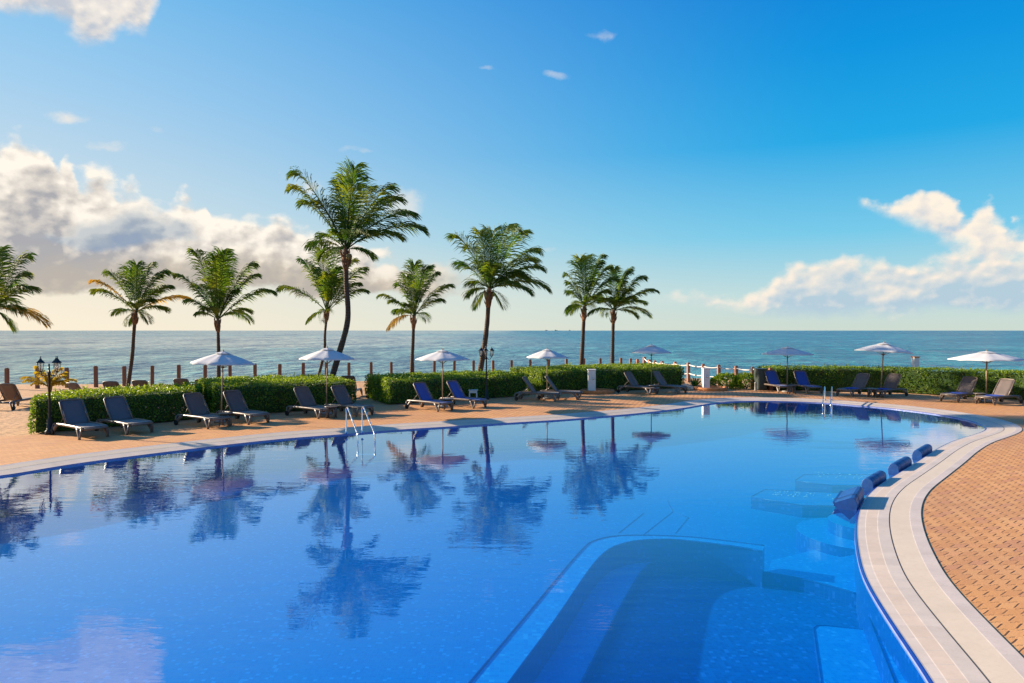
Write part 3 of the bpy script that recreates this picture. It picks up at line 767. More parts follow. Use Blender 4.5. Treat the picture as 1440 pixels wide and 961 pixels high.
# ------------------------------------------------------------------ loungers
def make_lounger(sling, label):
    root = empty('sun_lounger', (0, 0, 0)); tag(root, label, 'sun lounger')
    fr = MB()
    for s in (-1, 1):
        pts = [(-.97, s * .33, .30), (-.9, s * .335, .315), (-.4, s * .34, .33), (.3, s * .34, .33), (.85, s * .335, .315), (.96, s * .32, .295)]
        fr.tube(pts, [.03, .036, .036, .036, .036, .03], 8, flat=1.25)
    fr.tube([(.96, -.32, .295), (.985, 0, .30), (.96, .32, .295)], .032, 8)
    fr.tube([(-.97, -.33, .30), (-.98, 0, .30), (-.97, .33, .30)], .03, 8)
    for x in (-.55, .25): fr.tube([(x, -.33, .29), (x, .33, .29)], .02, 6)
    fr.build('frame', M['frame'], root)
    se = MB(); n = 8
    vs = []
    for i in range(n + 1):
        x = -.14 + 1.07 * i / n
        for j, y in enumerate((-.30, -.15, 0, .15, .30)): vs.append((x, y, .345 - .03 * (1 - (y / .3) ** 2) * math.sin(math.pi * i / n)))
    fs = [(i*5+j, (i+1)*5+j, (i+1)*5+j+1, i*5+j+1) for i in range(n) for j in range(4)]
    se.add(vs, fs, 0, True); so = se.build('seat', sling, root)
    md = so.modifiers.new('Solid', 'SOLIDIFY'); md.thickness = .014
    a = R(54); ca, sa = math.cos(a), math.sin(a)
    def bp(s, y, d=0): return (-.16 - s * ca - d * sa, y, .34 + s * sa - d * ca * -1 * 0 - d * 0 + (-d) * 0 + d * ca * 0)
    bk = MB(); vs = []
    for i in range(n + 1):
        s = .82 * i / n
        for y in (-.29, -.15, 0, .15, .29):
            q = bp(s, y); sag = .03 * (1 - (y / .29) ** 2) * math.sin(math.pi * i / n)
            vs.append((q[0] - sag * sa, q[1], q[2] - sag * ca))
    bk.add(vs, [(i*5+j, i*5+j+1, (i+1)*5+j+1, (i+1)*5+j) for i in range(n) for j in range(4)], 0, True)
    bo_ = bk.build('backrest', sling, root); md = bo_.modifiers.new('Solid', 'SOLIDIFY'); md.thickness = .014
    bf = MB()
    bf.tube([bp(0, -.32), bp(.4, -.325), bp(.78, -.31), bp(.84, -.26), bp(.85, 0), bp(.84, .26), bp(.78, .31), bp(.4, .325), bp(0, .32)], .026, 8)
    for y in (-.26, .26): bf.tube([bp(.38, y), (-.72, y, .31)], .013, 6)
    bf.build('backrest_frame', M['frame'], bo_)
    for sx, s in ((-1, -1), (-1, 1), (1, -1), (1, 1)):
        lg = MB(); x0 = -.72 if sx < 0 else .62
        lg.tube([(x0 - .02 * sx, s * .34, .32), (x0 + .06 * sx, s * .36, .24), (x0 + .16 * sx, s * .375, .12), (x0 + .2 * sx, s * .38, .03), (x0 + .2 * sx, s * .38, .0)], [.04, .045, .04, .038, .042], 8, flat=1.3)
        lg.tube([(x0 + .26 * sx, s * .34, .31), (x0 + .27 * sx, s * .365, .2), (x0 + .24 * sx, s * .378, .08), (x0 + .2 * sx, s * .38, .02)], [.03, .03, .03, .034], 8)
        lo = lg.build('leg', M['frame'], root)
        if sx < 0:
            wl = MB(); wl.tube([(x0 - .18, s * .40, .085), (x0 - .18, s * .44, .085)], .085, 16); wl.tube([(x0 - .18, s * .36, .085), (x0 - .18, s * .45, .085)], .02, 8)
            wl.build('wheel', M['black'], lo)
    return root
protos = {}
_l = []
# (axis corner px: seat centre on ground), heading in degrees of the foot direction, kind, label
LG = [
 ((113.5, 613), -36, 'grey', 'grey lounger beside the left lamp post, leftmost on the deck'),
 ((176, 607), -34, 'grey', 'grey lounger second from the left, beside the pink blossoms on the hedge'),
 ((286.5, 599), -34, 'taupe', 'brown lounger left of the pole of the leftmost parasol'),
 ((342, 593.5), -34, 'taupe', 'brown lounger right of the pole of the leftmost parasol'),
 ((439, 585.5), -36, 'taupe', 'brown lounger left of the pole of the second parasol'),
 ((491, 582.5), -36, 'taupe', 'brown lounger behind the pool handrails at the sand gap'),
 ((605, 576), -40, 'blue', 'lounger with royal blue cover, left of the third parasol pole'),
 ((652, 572), -36, 'blue', 'lounger with royal blue cover, beside the small white side table'),
 ((757, 563), -14, 'taupe', 'brown lounger left of the fourth parasol pole, nearest the middle hedge gap'),
 ((788, 561), -12, 'taupe', 'brown lounger right of the fourth parasol pole, next to the left shower pillar'),
 ((898, 553.5), -42, 'taupe', 'brown lounger left of the fifth parasol pole, between pillar and pole'),
 ((938, 552), -42, 'taupe', 'brown lounger right of the fifth parasol pole at the hedge end'),
 ((1092, 550.5), -80, 'blue', 'blue covered lounger facing the pool, beside the dark green cabinet'),
 ((1133, 551.5), -84, 'blue', 'blue covered lounger facing the pool, right of the sixth parasol pole'),
 ((1203, 556.5), -150, 'taupe', 'brown lounger with blue towel, left of the tilted parasol pole'),
 ((1247, 557.5), -150, 'taupe', 'brown lounger with blue towel, right of the tilted parasol pole'),
 ((1352, 564), -154, 'taupe', 'brown lounger with blue towel, left of the rightmost parasol pole'),
 ((1403, 568), -156, 'taupe', 'brown lounger with blue towel at the right edge of the photo'),
]
smat = {'grey': M['sling_grey'], 'taupe': M['sling'], 'blue': M['sling_blue'], 'brown': M['sling_brown']}
def get_proto(kind):
    if kind not in protos:
        o = make_lounger(smat[kind], 'x'); protos[kind] = [o, kid_map(), False]
    return protos[kind]
def place(kind, loc, rz, label, group):
    pr = get_proto(kind)
    if not pr[2]: o = pr[0]; pr[2] = True
    else: o = copy_tree(pr[0], pr[1])
    o.location = loc; o.rotation_euler = (0, 0, rz); tag(o, label, 'sun lounger', group)
    return o
lounge = []
for (px, kind_h, kind, lab) in LG:
    lounge.append(place(kind, at(*px), R(kind_h), lab, 'sun loungers on the pool deck'))
# loungers on the sand, seen from behind
for k, (px, py, h_, lab) in enumerate([
    (9, 539.5, 96, 'brown beach lounger on open sand at the left edge, all of its legs in view'),
    (101, 538, 70, 'brown beach lounger with its back behind the yellow feathery palm'),
    (155, 535.8, 92, 'beach lounger back showing over the left hedge, left of the second palm trunk'),
    (196, 535, 90, 'beach lounger back showing over the left hedge, right of the second palm trunk'),
    (254, 532.5, 91, 'beach lounger back over the step between the two left hedges'),
    (284, 533.2, 88, 'beach lounger just showing over the hedge, under the left tip of the leftmost parasol'),
    (333, 532, 92, 'beach lounger just showing over the hedge, right of the straight palm trunk'),
    (358, 531.5, 90, 'beach lounger just showing over the hedge under the right tip of the leftmost parasol'),
    (395, 530.6, 90, 'beach lounger just showing over the hedge midway between the two left parasols'),
    (423, 530, 88, 'beach lounger just showing over the hedge left of the thin palm'),
    (489, 528.5, 91, 'beach lounger back right of the tallest palm trunk, left of the sand gap'),
    (530, 528.4, 90, 'beach lounger just showing over the hedge right of the sand gap')]):
    d = (H - 1.0) / (py - 465) * F
    p = atd(px, py, d); a = R(h_)
    place('brown', (p.x + .63 * math.cos(a), p.y + .63 * math.sin(a), sand_z(p.x, p.y)), a, lab, 'beach loungers facing the sea')
# towels
for i, lab in ((14, 'folded blue towel on the lounger left of the tilted parasol pole'), (15, 'folded blue towel on the lounger right of the tilted parasol pole'),
               (16, 'folded blue towel on the lounger left of the rightmost parasol pole'), (17, 'folded blue towel on the lounger at the right edge')):
    L_ = lounge[i]; mt = Matrix.Rotation(L_.rotation_euler.z, 4, 'Z'); p = Vector(L_.location) + mt @ Vector((.22, .02, .335))
    t_ = MB()
    n = 10; vs = []
    for a in range(n + 1):
        for b_ in range(n + 1):
            x = -.26 + .52 * a / n; y = -.27 + .54 * b_ / n
            vs.append((x, y, .045 + .02 * noise.noise(Vector((x * 6, y * 6, i))) - (.03 if a in (0, n) or b_ in (0, n) else 0)))
    k = len(vs); vs += [(v[0], v[1], 0) for v in vs[:k]]
    fs = [(a*(n+1)+b_, (a+1)*(n+1)+b_, (a+1)*(n+1)+b_+1, a*(n+1)+b_+1) for a in range(n) for b_ in range(n)]
    ring = [a*(n+1) for a in range(n+1)] + [n*(n+1)+b_ for b_ in range(1, n+1)] + [a*(n+1)+n for a in range(n-1, -1, -1)] + [b_ for b_ in range(n-1, 0, -1)]
    fs += [(ring[q], ring[(q+1) % len(ring)], ring[(q+1) % len(ring)] + k, ring[q] + k) for q in range(len(ring))]
    t_.add(vs, fs, 0, True); to = t_.build('towel', M['towel']); to.location = p; to.rotation_euler = (0, 0, L_.rotation_euler.z)
    tag(to, lab, 'towel', 'blue towels on the right loungers')

# ------------------------------------------------------------------ parasols
def make_parasol():
    root = empty('parasol', (0, 0, 0)); tag(root, 'x', 'parasol')
    m = MB(); m.tube([(0, 0, .02), (0, 0, 2.36)], .024, 10); m.build('pole', M['wood'], root)
    m = MB(); m.lathe([(.24, 0), (.24, .05), (.2, .07), (.05, .09), (.04, .25)], 20); m.build('base', M['grey'], root)
    Rr, n = 1.14, 8; ze, za = 2.02, 2.38
    cv = MB(); rings = 6; sub = 4; vs = [(0, 0, za)]
    for r in range(1, rings + 1):
        f = r / rings
        for k in range(n * sub):
            a = 2 * math.pi * k / (n * sub); seg = (k % sub) / sub; edge = math.cos(math.pi / n) / math.cos((seg - .5) * 2 * math.pi / n)
            scal = 4 * seg * (1 - seg); rr = Rr * f * (edge - .035 * scal * f)
            z = za - (za - ze) * (f ** 1.3) - .05 * scal * f * (1 - f) * 1.5 + .012 * scal * f
            vs.append((rr * math.cos(a), rr * math.sin(a), z))
    N = n * sub; fs = [(0, 1 + k, 1 + (k + 1) % N) for k in range(N)]
    for r in range(rings - 1):
        for k in range(N): a = 1 + r * N; fs.append((a + k, a + N + k, a + N + (k + 1) % N, a + (k + 1) % N))
    b0 = len(vs)   # valance
    for k in range(N):
        v = vs[1 + (rings - 1) * N + k]; vs.append((v[0] * 1.003, v[1] * 1.003, v[2] - .035))
    for k in range(N): a = 1 + (rings - 1) * N; fs.append((a + k, b0 + k, b0 + (k + 1) % N, a + (k + 1) % N))
    cv.add(vs, fs, 0, True)
    co = cv.build('canopy', M['canvas'], root)
    # sharp folds at the ribs
    m = MB(); vs = [(0, 0, za + .045)]
    for k in range(16):
        a = 2 * math.pi * k / 16; r = .29 if k % 2 == 0 else .26; vs.append((r * math.cos(a), r * math.sin(a), za - .03))
    m.add(vs, [(0, 1 + k, 1 + (k + 1) % 16) for k in range(16)]); m.build('vent', M['canvas'], co)
    m = MB(); m.lathe([(.02, 0), (.03, .02), (.012, .07)], 10, (0, 0, za + .03)); m.build('finial', M['wood'], root)
    for k in range(n):
        a = 2 * math.pi * k / n; c, s = math.cos(a), math.sin(a)
        m = MB(); m.tube([(.03 * c, .03 * s, za - .04), (Rr * .5 * c, Rr * .5 * s, (za + ze) / 2 - .03 + .01), (Rr * .98 * c, Rr * .98 * s, ze - .015)], .009, 5)
        m.tube([(.03 * c, .03 * s, 1.85), (Rr * .5 * c, Rr * .5 * s, (za + ze) / 2 - .03)], .008, 5)
        m.build('rib', M['wood'], root)
    return root
proto = make_parasol(); km = kid_map()
PR = [ # apex px, base-y (pixel), canopy width m, tilt x, rot, label
 (311, 493, 594, 87, 2, 'leftmost parasol, the widest of the left ones, before a straight palm trunk', .1),
 (459, 488, 583, 75, 1, 'second parasol from the left, its pole beside the tallest palm trunk', .3),
 (622.5, 491, 573, 75, 0, 'third parasol, over the two blue covered loungers left of centre', .0),
 (769.5, 490, 561, 60, 0, 'fourth parasol, at the gap between the two middle hedges', .45),
 (916, 484, 551.5, 58, 0, 'fifth parasol, in front of the start of the roped fence', .2),
 (1107, 487, 551.5, 68, 0, 'sixth parasol, over the two blue loungers facing the pool', .35),
 (1242, 481, 557, 77, 3.5, 'tilted parasol, second from the right, its pole leaning', .1),
 (1387, 493, 565, 93, 0, 'rightmost parasol, with the widest canopy', .25)]
for i, (px, ty, byy, wpx, tilt, lab, rot) in enumerate(PR):
    p = at(px - (4 if tilt > 3 else 0), byy); d = p.y; zt = H - (ty - 465) / F * d
    o = proto if i == 0 else copy_tree(proto, km)
    o.location = p; s = zt / 2.45; sw = (wpx / F * d) / 2.24; o.scale = (sw, sw, s); o.rotation_euler = (0, R(tilt), 0)
    o.rotation_euler = Matrix.Rotation(R(tilt), 3, 'Y').to_4x4().to_euler(); tag(o, lab, 'parasol', 'white parasols along the pool')
    o.rotation_euler.z += rot if tilt <= 3 else 0

# side tables
def make_table(mat):
    root = empty('side_table', (0, 0, 0)); tag(root, 'x', 'side table')
    m = MB(); m.lathe([(.22, 0), (.24, .01), (.24, .03), (.22, .035)], 24, (0, 0, .39)); m.build('tabletop', mat, root)
    for k in range(4):
        a = R(45 + 90 * k); m = MB(); m.tube([(.15 * math.cos(a), .15 * math.sin(a), .39), (.2 * math.cos(a), .2 * math.sin(a), 0)], .022, 8); m.build('leg', mat, root)
    return root
tp = make_table(M['frame']); tkm = kid_map()
TB = [(317, 599, 'small round brown table between the two loungers under the leftmost parasol'), (466, 588, 'small round brown table between the two loungers under the second parasol'),
      (630, 576, 'small round table between the two blue covered loungers left of centre'), (918, 554, 'small round table between the loungers under the fifth parasol'),
      (1113, 554, 'small round table at the foot of the sixth parasol'), (1227, 559, 'small round table between the loungers at the tilted parasol'),
      (1378, 567, 'small round table at the foot of the rightmost parasol')]
for i, (x, y, lab) in enumerate(TB):
    o = tp if i == 0 else copy_tree(tp, tkm); o.location = at(x, y); tag(o, lab, 'side table', 'round side tables')
wt = empty('side_table', at(665.5, 561)); tag(wt, 'small white square plastic table behind the blue lounger near the middle lamp post', 'side table')
m = MB(); m.box((0, 0, .40), (.42, .40, .035)); m.box((0, 0, .32), (.36, .34, .10)); m.build('tabletop', M['white'], wt, bevel=.008)
for sx in (-1, 1):
    for sy in (-1, 1): m = MB(); m.box((sx * .16, sy * .15, .135), (.05, .05, .27)); m.build('leg', M['white'], wt, bevel=.006)

# ------------------------------------------------------------------ lamp posts
def lamp(loc, zt, lab, angs, rz=0):
    root = empty('lamp_post', loc, rz); tag(root, lab, 'lamp post', 'black lantern posts')
    m = MB(); m.lathe([(.13, 0), (.13, .1), (.085, .14), (.075, .42), (.055, .46), (.04, .5), (.034, 1.0), (.03, zt - .62), (.045, zt - .6), (.045, zt - .5), (.025, zt - .48), (.02, zt - .25)], 14)
    m.build('post', M['black'], root)
    for a in angs:
        c, s = math.cos(a), math.sin(a); x, y = .24 * c, .24 * s; z0 = zt - .50
        m = MB(); m.tube([(0, 0, z0 - .05), (.10 * c, .10 * s, z0 - .12), (.19 * c, .19 * s, z0 - .1), (x, y, z0)], .014, 6); m.build('arm', M['black'], root)
        m = MB(); m.lathe([(.02, 0), (.055, .015), (.055, .03)], 6, (x, y, z0), smooth=False)
        for k in range(6): a2 = math.pi * k / 3; m.tube([(x + .05 * math.cos(a2), y + .05 * math.sin(a2), z0 + .02), (x + .10 * math.cos(a2), y + .10 * math.sin(a2), z0 + .27)], .007, 4)
        m.lathe([(.125, 0), (.12, .02), (.06, .08), (.027, .13), (.01, .15), (.015, .17), (.004, .21)], 6, (x, y, z0 + .27), smooth=False)
        lo = m.build('lantern', M['black'], root)
        m = MB(); m.lathe([(.045, .03), (.09, .26)], 6, (x, y, z0), smooth=False); m.build('lantern_glass', M['glass_glass'], lo)
        m = MB(); m.lathe([(.015, 0), (.025, .06), (.015, .12)], 8, (x, y, z0 + .05)); m.build('bulb', M['glass_lamp'], lo)
def mk_lglass():
    t = NT('clear_lantern_glass'); tr = t.n('ShaderNodeBsdfTransparent'); tr.inputs[0].default_value = (.9, .92, .92, 1); gl = t.n('ShaderNodeBsdfGlossy'); gl.inputs['Roughness'].default_value = .05
    mx = t.n('ShaderNodeMixShader'); mx.inputs[0].default_value = .15; t.l(tr.outputs[0], mx.inputs[1]); t.l(gl.outputs[0], mx.inputs[2]); return t.done(mx.outputs[0])
M['glass_glass'] = mk_lglass()
lamp(at(70, 611), 2.36, 'black lamp post with three lanterns at the left end of the hedge row', (R(185), R(5), R(75)))
lamp(at(684, 562), 2.42, 'black lamp post with lanterns in front of the leaning palm near the middle', (R(190), R(10), R(100)))

# ------------------------------------------------------------------ shower pillars, cabinet, rocks
def shower(px, py, wpx, hpx, lab, fpx):
    p = at(px, py); d = p.y; w_ = wpx / F * d; h_ = hpx / F * d
    root = empty('shower_pillar', p); tag(root, lab, 'shower pillar', 'white poolside pillars')
    m = MB(); m.box((0, 0, h_ / 2), (w_, .34, h_)); m.box((0, 0, h_ + .012), (w_ + .05, .39, .05)); m.build('column', M['white'], root, bevel=.015)
    m = MB(); m.lathe([(.05, 0), (.06, .01), (.02, .05)], 12); o = m.build('tap', M['steel'], root); o.location = (.05, -.17, h_ * .62); o.rotation_euler = (R(90), 0, 0)
    c = at(fpx[0], py); r = fpx[1] / F * d
    tr = MB(); tr.lathe([(r * .9, -.02), (r, 0), (r * 1.01, .13), (r * .98, .16), (r * .86, .16), (r * .84, .05), (.02, .045)], 32, (c.x - p.x, 0, 0))
    tr.build('round_basin', M['brick'], root, bevel=.006)
shower(832, 552.5, 10.5, 32, 'white pillar on an orange round basin, the left one before the hedge', (840, 24))
shower(992.5, 548.5, 9, 30, 'white pillar on an orange round basin, the right one beside the spiky plant', (999, 23))
p = at(1287, 547); p = atd(1287, 535, 37)
pl_ = empty('white_pillar', (p.x, p.y, -.03)); tag(pl_, 'lone white pillar with orange lit side standing behind the right hedge', 'pillar')
zt = H - (502 - 465) / F * 37
m = MB(); m.box((0, 0, zt / 2), (.26, .30, zt)); m.build('column', M['white'], pl_, bevel=.01); m = MB(); m.box((0, 0, zt + .02), (.31, .35, .05)); m.build('cap', M['brick'], pl_, bevel=.008)
cb = empty('utility_cabinet', at(1072, 549)); tag(cb, 'dark green metal cabinet at the left end of the right hedge', 'cabinet')
m = MB(); m.box((0, .3, .55), (.46, .7, 1.04)); m.build('body', M['darkbox'], cb, bevel=.015); m = MB(); m.box((0, .3, 1.09), (.52, .76, .05)); m.build('lid', M['darkbox'], cb, bevel=.01)
m = MB(); m.box((0, -.062, .55), (.38, .02, .9)); dr = m.build('door', M['darkbox'], cb, bevel=.006); m = MB(); m.box((.14, -.085, .55), (.02, .03, .12)); m.build('handle', M['steel'], dr)
bl = empty('bollard', at(1062.5, 549.5)); tag(bl, 'short grey bollard beside the dark green cabinet', 'bollard')
m = MB(); m.lathe([(.07, 0), (.06, .03), (.055, .36), (.065, .37), (.05, .43), (.01, .45)], 14); m.build('post', M['grey'], bl)
for k, (x, y, s, lab) in enumerate([(964, 547.5, .2, 'pale rock at the hedge end beside the fifth parasol loungers'), (971, 548.5, .14, 'smaller pale rock beside the spiky plant'), (1005, 546.5, .13, 'pale rock at the foot of the yellow-green bush')]):
    bm = bmesh.new(); bmesh.ops.create_icosphere(bm, subdivisions=3, radius=1)
    for v in bm.verts: v.co = Vector((v.co.x * s * 1.2, v.co.y * s, v.co.z * s * .9)) * (1 + .35 * noise.noise(v.co * 1.7 + Vector((k * 5, 0, 0)))); v.co.z += s * .55
    me = bpy.data.meshes.new('rock'); bm.to_mesh(me); bm.free(); me.materials.append(M['rock']); o = bpy.data.objects.new('rock', me); COL.objects.link(o); o.location = at(x, y); tag(o, lab, 'rock', 'pale rocks')

# ------------------------------------------------------------------ beach posts
A0, A1 = Vector((-711 / F * 38.0, 38.0)), Vector(((821 - 720) / F * 50.6, 50.6))
def on_line(px):
    k = (px - 720) / F; dx, dy = A1.x - A0.x, A1.y - A0.y
    t = (k * A0.y - A0.x) / (dx - k * dy); return A0 + (A1 - A0) * t
def post(p, zt, w_, mat, lab, grp):
    z0 = sand_z(p.x, p.y) - .15
    m = MB(); h_ = zt - z0
    m.box((0, 0, h_ / 2 - .015), (w_, w_, h_ - .03)); m.box((0, 0, h_ - .012), (w_ * .86, w_ * .86, .024), taper=.8)
    o = m.build('beach_post', mat, bevel=.012, seg=1); o.location = (p.x, p.y, z0); o.rotation_euler = (random.uniform(-.02, .02), random.uniform(-.02, .02), random.uniform(-.1, .25))
    return tag(o, lab, 'post', grp)
PX = [9,52,94,134.5,174.5,213.5,251,288,323.5,358.5,393,426,459,490.5,522,550.5,581,610.5,638.5,666,693.5,720,746,771.5,796.5,821.5,844.5,873,887]
words = ['leftmost', 'second', 'third', 'fourth', 'fifth', 'sixth', 'seventh', 'eighth', 'ninth', 'tenth', 'eleventh', 'twelfth', 'thirteenth', 'fourteenth', 'fifteenth', 'sixteenth', 'seventeenth', 'eighteenth', 'nineteenth', 'twentieth',
         'twenty-first', 'twenty-second', 'twenty-third', 'twenty-fourth', 'twenty-fifth', 'twenty-sixth', 'twenty-seventh', 'twenty-eighth', 'twenty-ninth']
hint = {0: 'above the lounger on open sand', 1: 'behind the left lamp post lanterns', 2: 'right of the lamp lanterns', 4: 'just left of the second palm trunk', 12: 'between the two crossing palm trunks', 14: 'at the sand gap', 16: 'against the short palm trunk', 22: 'at the gap between the middle hedges', 25: 'against the left trunk of the palm pair'}
for i, x in enumerate(PX):
    p = on_line(x); zt = 1.1 + random.uniform(-.035, .035)
    post(p, zt, .17 if i not in (22,) else .18, M['post'], 'brown beach post, %s from the left%s' % (words[i], ', ' + hint[i] if i in hint else ' in the waterfront row'), 'brown beach posts along the water') if i else post(p, zt, .17, M['post'], 'leftmost brown wooden beach post, above the lounger on open sand', 'brown beach posts along the water')
# roped fence on the right
RX = [(897,505),(906,502),(913,506),(921.5,507),(931,508),(949,509),(968.5,510),(989,512),(1011,513),(1035,514.5),(1059,516),(1084,517.5)]
ends = ['first', 'second', 'third', 'fourth', 'fifth', 'sixth', 'seventh', 'eighth', 'ninth', 'tenth', 'eleventh', 'twelfth']
tops = []
for i, (x, ty) in enumerate(RX):
    d = 1.95 / (ty - 465) * F; p = atd(x, ty, d)
    post(p, 1.15, .17 if i not in (1,) else .2, M['post_red'], 'reddish rail post carrying white rope, %s from the left in the roped fence' % ends[i], 'reddish posts of the roped fence')
    tops.append(Vector((p.x, p.y - .09, 1.15)))
for k, (dz, lab) in enumerate(((-.14, 'upper sagging white rope of the roped fence'), (-.66, 'lower white rope of the roped fence'))):
    m = MB(); pts = []
    for a, b_ in zip(tops[1:-1], tops[2:]):
        for j in range(6):
            t = j / 6; q = a.lerp(b_, t); q.z += dz - .16 * t * (1 - t) * 1.6; pts.append(q)
    m.tube(pts, .032, 6); tag(m.build('fence_rope', M['rope']), lab, 'rope', 'white fence ropes')

# ------------------------------------------------------------------ handrails
def handrail(b0, h_, to, lab, gap, gdir):
    root = empty('pool_handrail', b0); tag(root, lab, 'handrail', 'steel pool handrails')
    for k in (0, 1):
        g0 = gdir * gap * k; v = to - b0
        pts = [Vector((0, 0, -.02)), Vector((0, 0, h_ * .5)), Vector((0, 0, h_ * .88)), v * .04 + Vector((0, 0, h_ * .97)), v * .12 + Vector((0, 0, h_ * .995)), v * .22 + Vector((0, 0, h_ * .93)),
               v * .6 + Vector((0, 0, h_ * .6)), v * .93 + Vector((0, 0, h_ * .32)), v * 1.0 + Vector((0, 0, h_ * .2)), v * 1.0 + Vector((0, 0, -.1)), v * .93 + Vector((0, 0, -.55))]
        pts = catmull(pts, False, 4)
        m = MB(); m.tube([p + g0 for p in pts], .021, 10); m.build('rail', M['steel'], root)
        m = MB(); m.lathe([(.05, 0), (.05, .012), (.03, .03)], 14, g0 + Vector((0, 0, .012))); m.build('flange', M['steel'], root)
    m = MB()
    for z in (-.35, -.6, -.85):
        m.box(Vector((to - b0).to_tuple()) + gdir * gap * .5 + Vector((0, .04, z)), (gap, .08, .03))
    m.build('tread', M['steel'], root)
handrail(at(487, 609.5), .80, at(503, 622, 0).xy.to_3d(), 'steel handrail pair rising from the near left pool edge by the sand gap', .47, Vector((.98, .17, 0)))
handrail(at(1160, 563), .62, at(1157, 573.5, 0).xy.to_3d(), 'steel handrail pair at the far right pool edge before the brown loungers', .30, Vector((.99, -.14, 0)))

# ------------------------------------------------------------------ headrest pads on the pool edge
def nearest(px, py):
    p = at(px, py, ZR).to_2d(); return min(range(NI), key=lambda i: (inner[i] - p).length)
PD = [((1208, 707), 1.1, 'nearest blue headrest pad on the pool lip, wedge shaped and tallest', 0), ((1236, 678), 1.1, 'second nearest blue headrest pad on the pool lip, with a dark strap', 1),
      ((1274, 656), 1.25, 'third blue headrest pad along the pool lip, between two rounded ones', 1), ((1305, 638), 1.3, 'farthest blue headrest pad on the pool lip, rounded and lying lowest', 1)]
for (pp, ln, lab, kind) in PD:
    i = nearest(*pp); c = inner[i]; t_ = (inner[(i + 2) % NI] - inner[i - 2]).normalized(); n_ = -NR[i]
    root = empty('headrest_pad', (c.x + n_.x * .02, c.y + n_.y * .02, ZR), math.atan2(t_.y, t_.x)); tag(root, lab, 'headrest', 'blue headrest pads on the pool lip')
    side = 1 if Vector((-math.sin(root.rotation_euler.z), math.cos(root.rotation_euler.z))).dot(n_) > 0 else -1
    prof = []
    if kind: 
        prof = [(.0, -.10), (.0, .03)] + [(.11 - .11 * math.cos(a), .055 + .10 * math.sin(a)) for a in [R(q) for q in range(0, 181, 18)]] + [(.24, -.0), (.21, -.12)]
        secs = [(-.5, .90), (-.492, .98), (-.48, 1), (.48, 1), (.492, .98), (.5, .90)]
    else:
        prof = [(-.02, -.06), (-.03, .08), (.0, .17), (.03, .20), (.08, .20), (.34, .08), (.38, .08), (.36, .02), (.10, -.2)]
        secs = [(-.5, .95), (-.492, 1), (.492, 1), (.5, .95)]
    prof = [(y * side, z) for y, z in prof]
    m = MB(); K = len(prof); cy = sum(p[0] for p in prof) / K; cz = sum(p[1] for p in prof) / K
    for (u, s) in secs:
        for (y, z) in prof: m.v.append((u * ln, cy + (y - cy) * s, cz + (z - cz) * s))
    for a in range(len(secs) - 1):
        for k in range(K):
            m.f.append((a*K+k, a*K+(k+1) % K, (a+1)*K+(k+1) % K, (a+1)*K+k)); m.mi.append(0); m.sm.append(bool(kind))
    m.f.append(tuple(range(K))); m.f.append(tuple(range((len(secs)-1)*K, len(secs)*K))); m.mi += [0, 0]; m.sm += [False, False]
    m.build('cushion', M['pad'], root)
    for uc in ((-.02, .02), (.30, .33)) if kind else ((.2, .24),):
        m = MB()
        for u in uc:
            for (y, z) in prof: m.v.append((u * ln, cy + (y - cy) * 1.03, cz + (z - cz) * 1.03))
        for k in range(K): m.f.append((k, (k+1) % K, K + (k+1) % K, K + k)); m.mi.append(0); m.sm.append(True)
        m.build('strap', M['strap'], root)

# ------------------------------------------------------------------ far ships
for (x, s, lab) in ((768.5, 22, 'tiny ship on the horizon, left of the three specks near the palm pair'), (782, 28, 'tiny low ship on the horizon, middle of the three specks'), (801, 16, 'tiny masted ship on the horizon, right of the three specks')):
    d = 14000; px = (x - 720) / F * d
    root = empty('ship', (px, d, -.62)); tag(root, lab, 'ship', 'ships on the horizon')
    m = MB(); m.prism([(-s, -6), (s * .8, -6), (s * 1.1, 0), (s * .8, 6), (-s, 6)], -2, 9); m.build('hull', M['ship'], root)
    m = MB(); m.box((-s * .5, 0, 14), (s * .5, 10, 12)); m.box((-s * .45, 0, 25), (s * .12, 5, 12)); m.build('bridge', M['white'], root)

# ------------------------------------------------------------------ light
SUN_EL = R(19.5); sd = Vector((-1, .36, 0)).normalized()
sundir = Vector((sd.x * math.cos(SUN_EL), sd.y * math.cos(SUN_EL), math.sin(SUN_EL)))
L = bpy.data.lights.new('sun', 'SUN'); L.energy = 5.0; L.angle = R(.6); L.color = (1, .81, .60)
lo = bpy.data.objects.new('sun', L); COL.objects.link(lo); lo.rotation_euler = sundir.to_track_quat('Z', 'Y').to_euler(); lo.location = (-30, 10, 30)

W = bpy.data.worlds.new('World'); sc.world = W; W.use_nodes = True; W.node_tree.nodes.clear()
t = NT.__new__(NT); t.t = W.node_tree; t.m = None
t.out = t.n('ShaderNodeOutputWorld')
sky = t.n('ShaderNodeTexSky'); sky.sky_type = 'NISHITA'; sky.sun_disc = False; sky.sun_elevation = SUN_EL
sky.sun_rotation = math.atan2(sd.x, sd.y); sky.air_density = 1.0; sky.dust_density = .7; sky.ozone_density = 2.2; sky.altitude = 0
gen = t.n('ShaderNodeTexCoord').outputs['Generated']; gv = t.vmath('NORMALIZE', gen)
sep = t.n('ShaderNodeSeparateXYZ'); t.l(gv, sep.inputs[0])
gx, gy, gz = sep.outputs
az = t.math('MULTIPLY', t.math('ARCTAN2', gx, gy), 1000.0)
el = t.math('MULTIPLY', t.math('ARCSINE', gz), 1000.0)
def AZ(px): return math.atan((px - 720) / F) * 1000
def EL(px, py): return math.atan((465 - py) / F * math.cos(math.atan((px - 720) / F))) * 1000
BG = .05; EXPO = 1.3
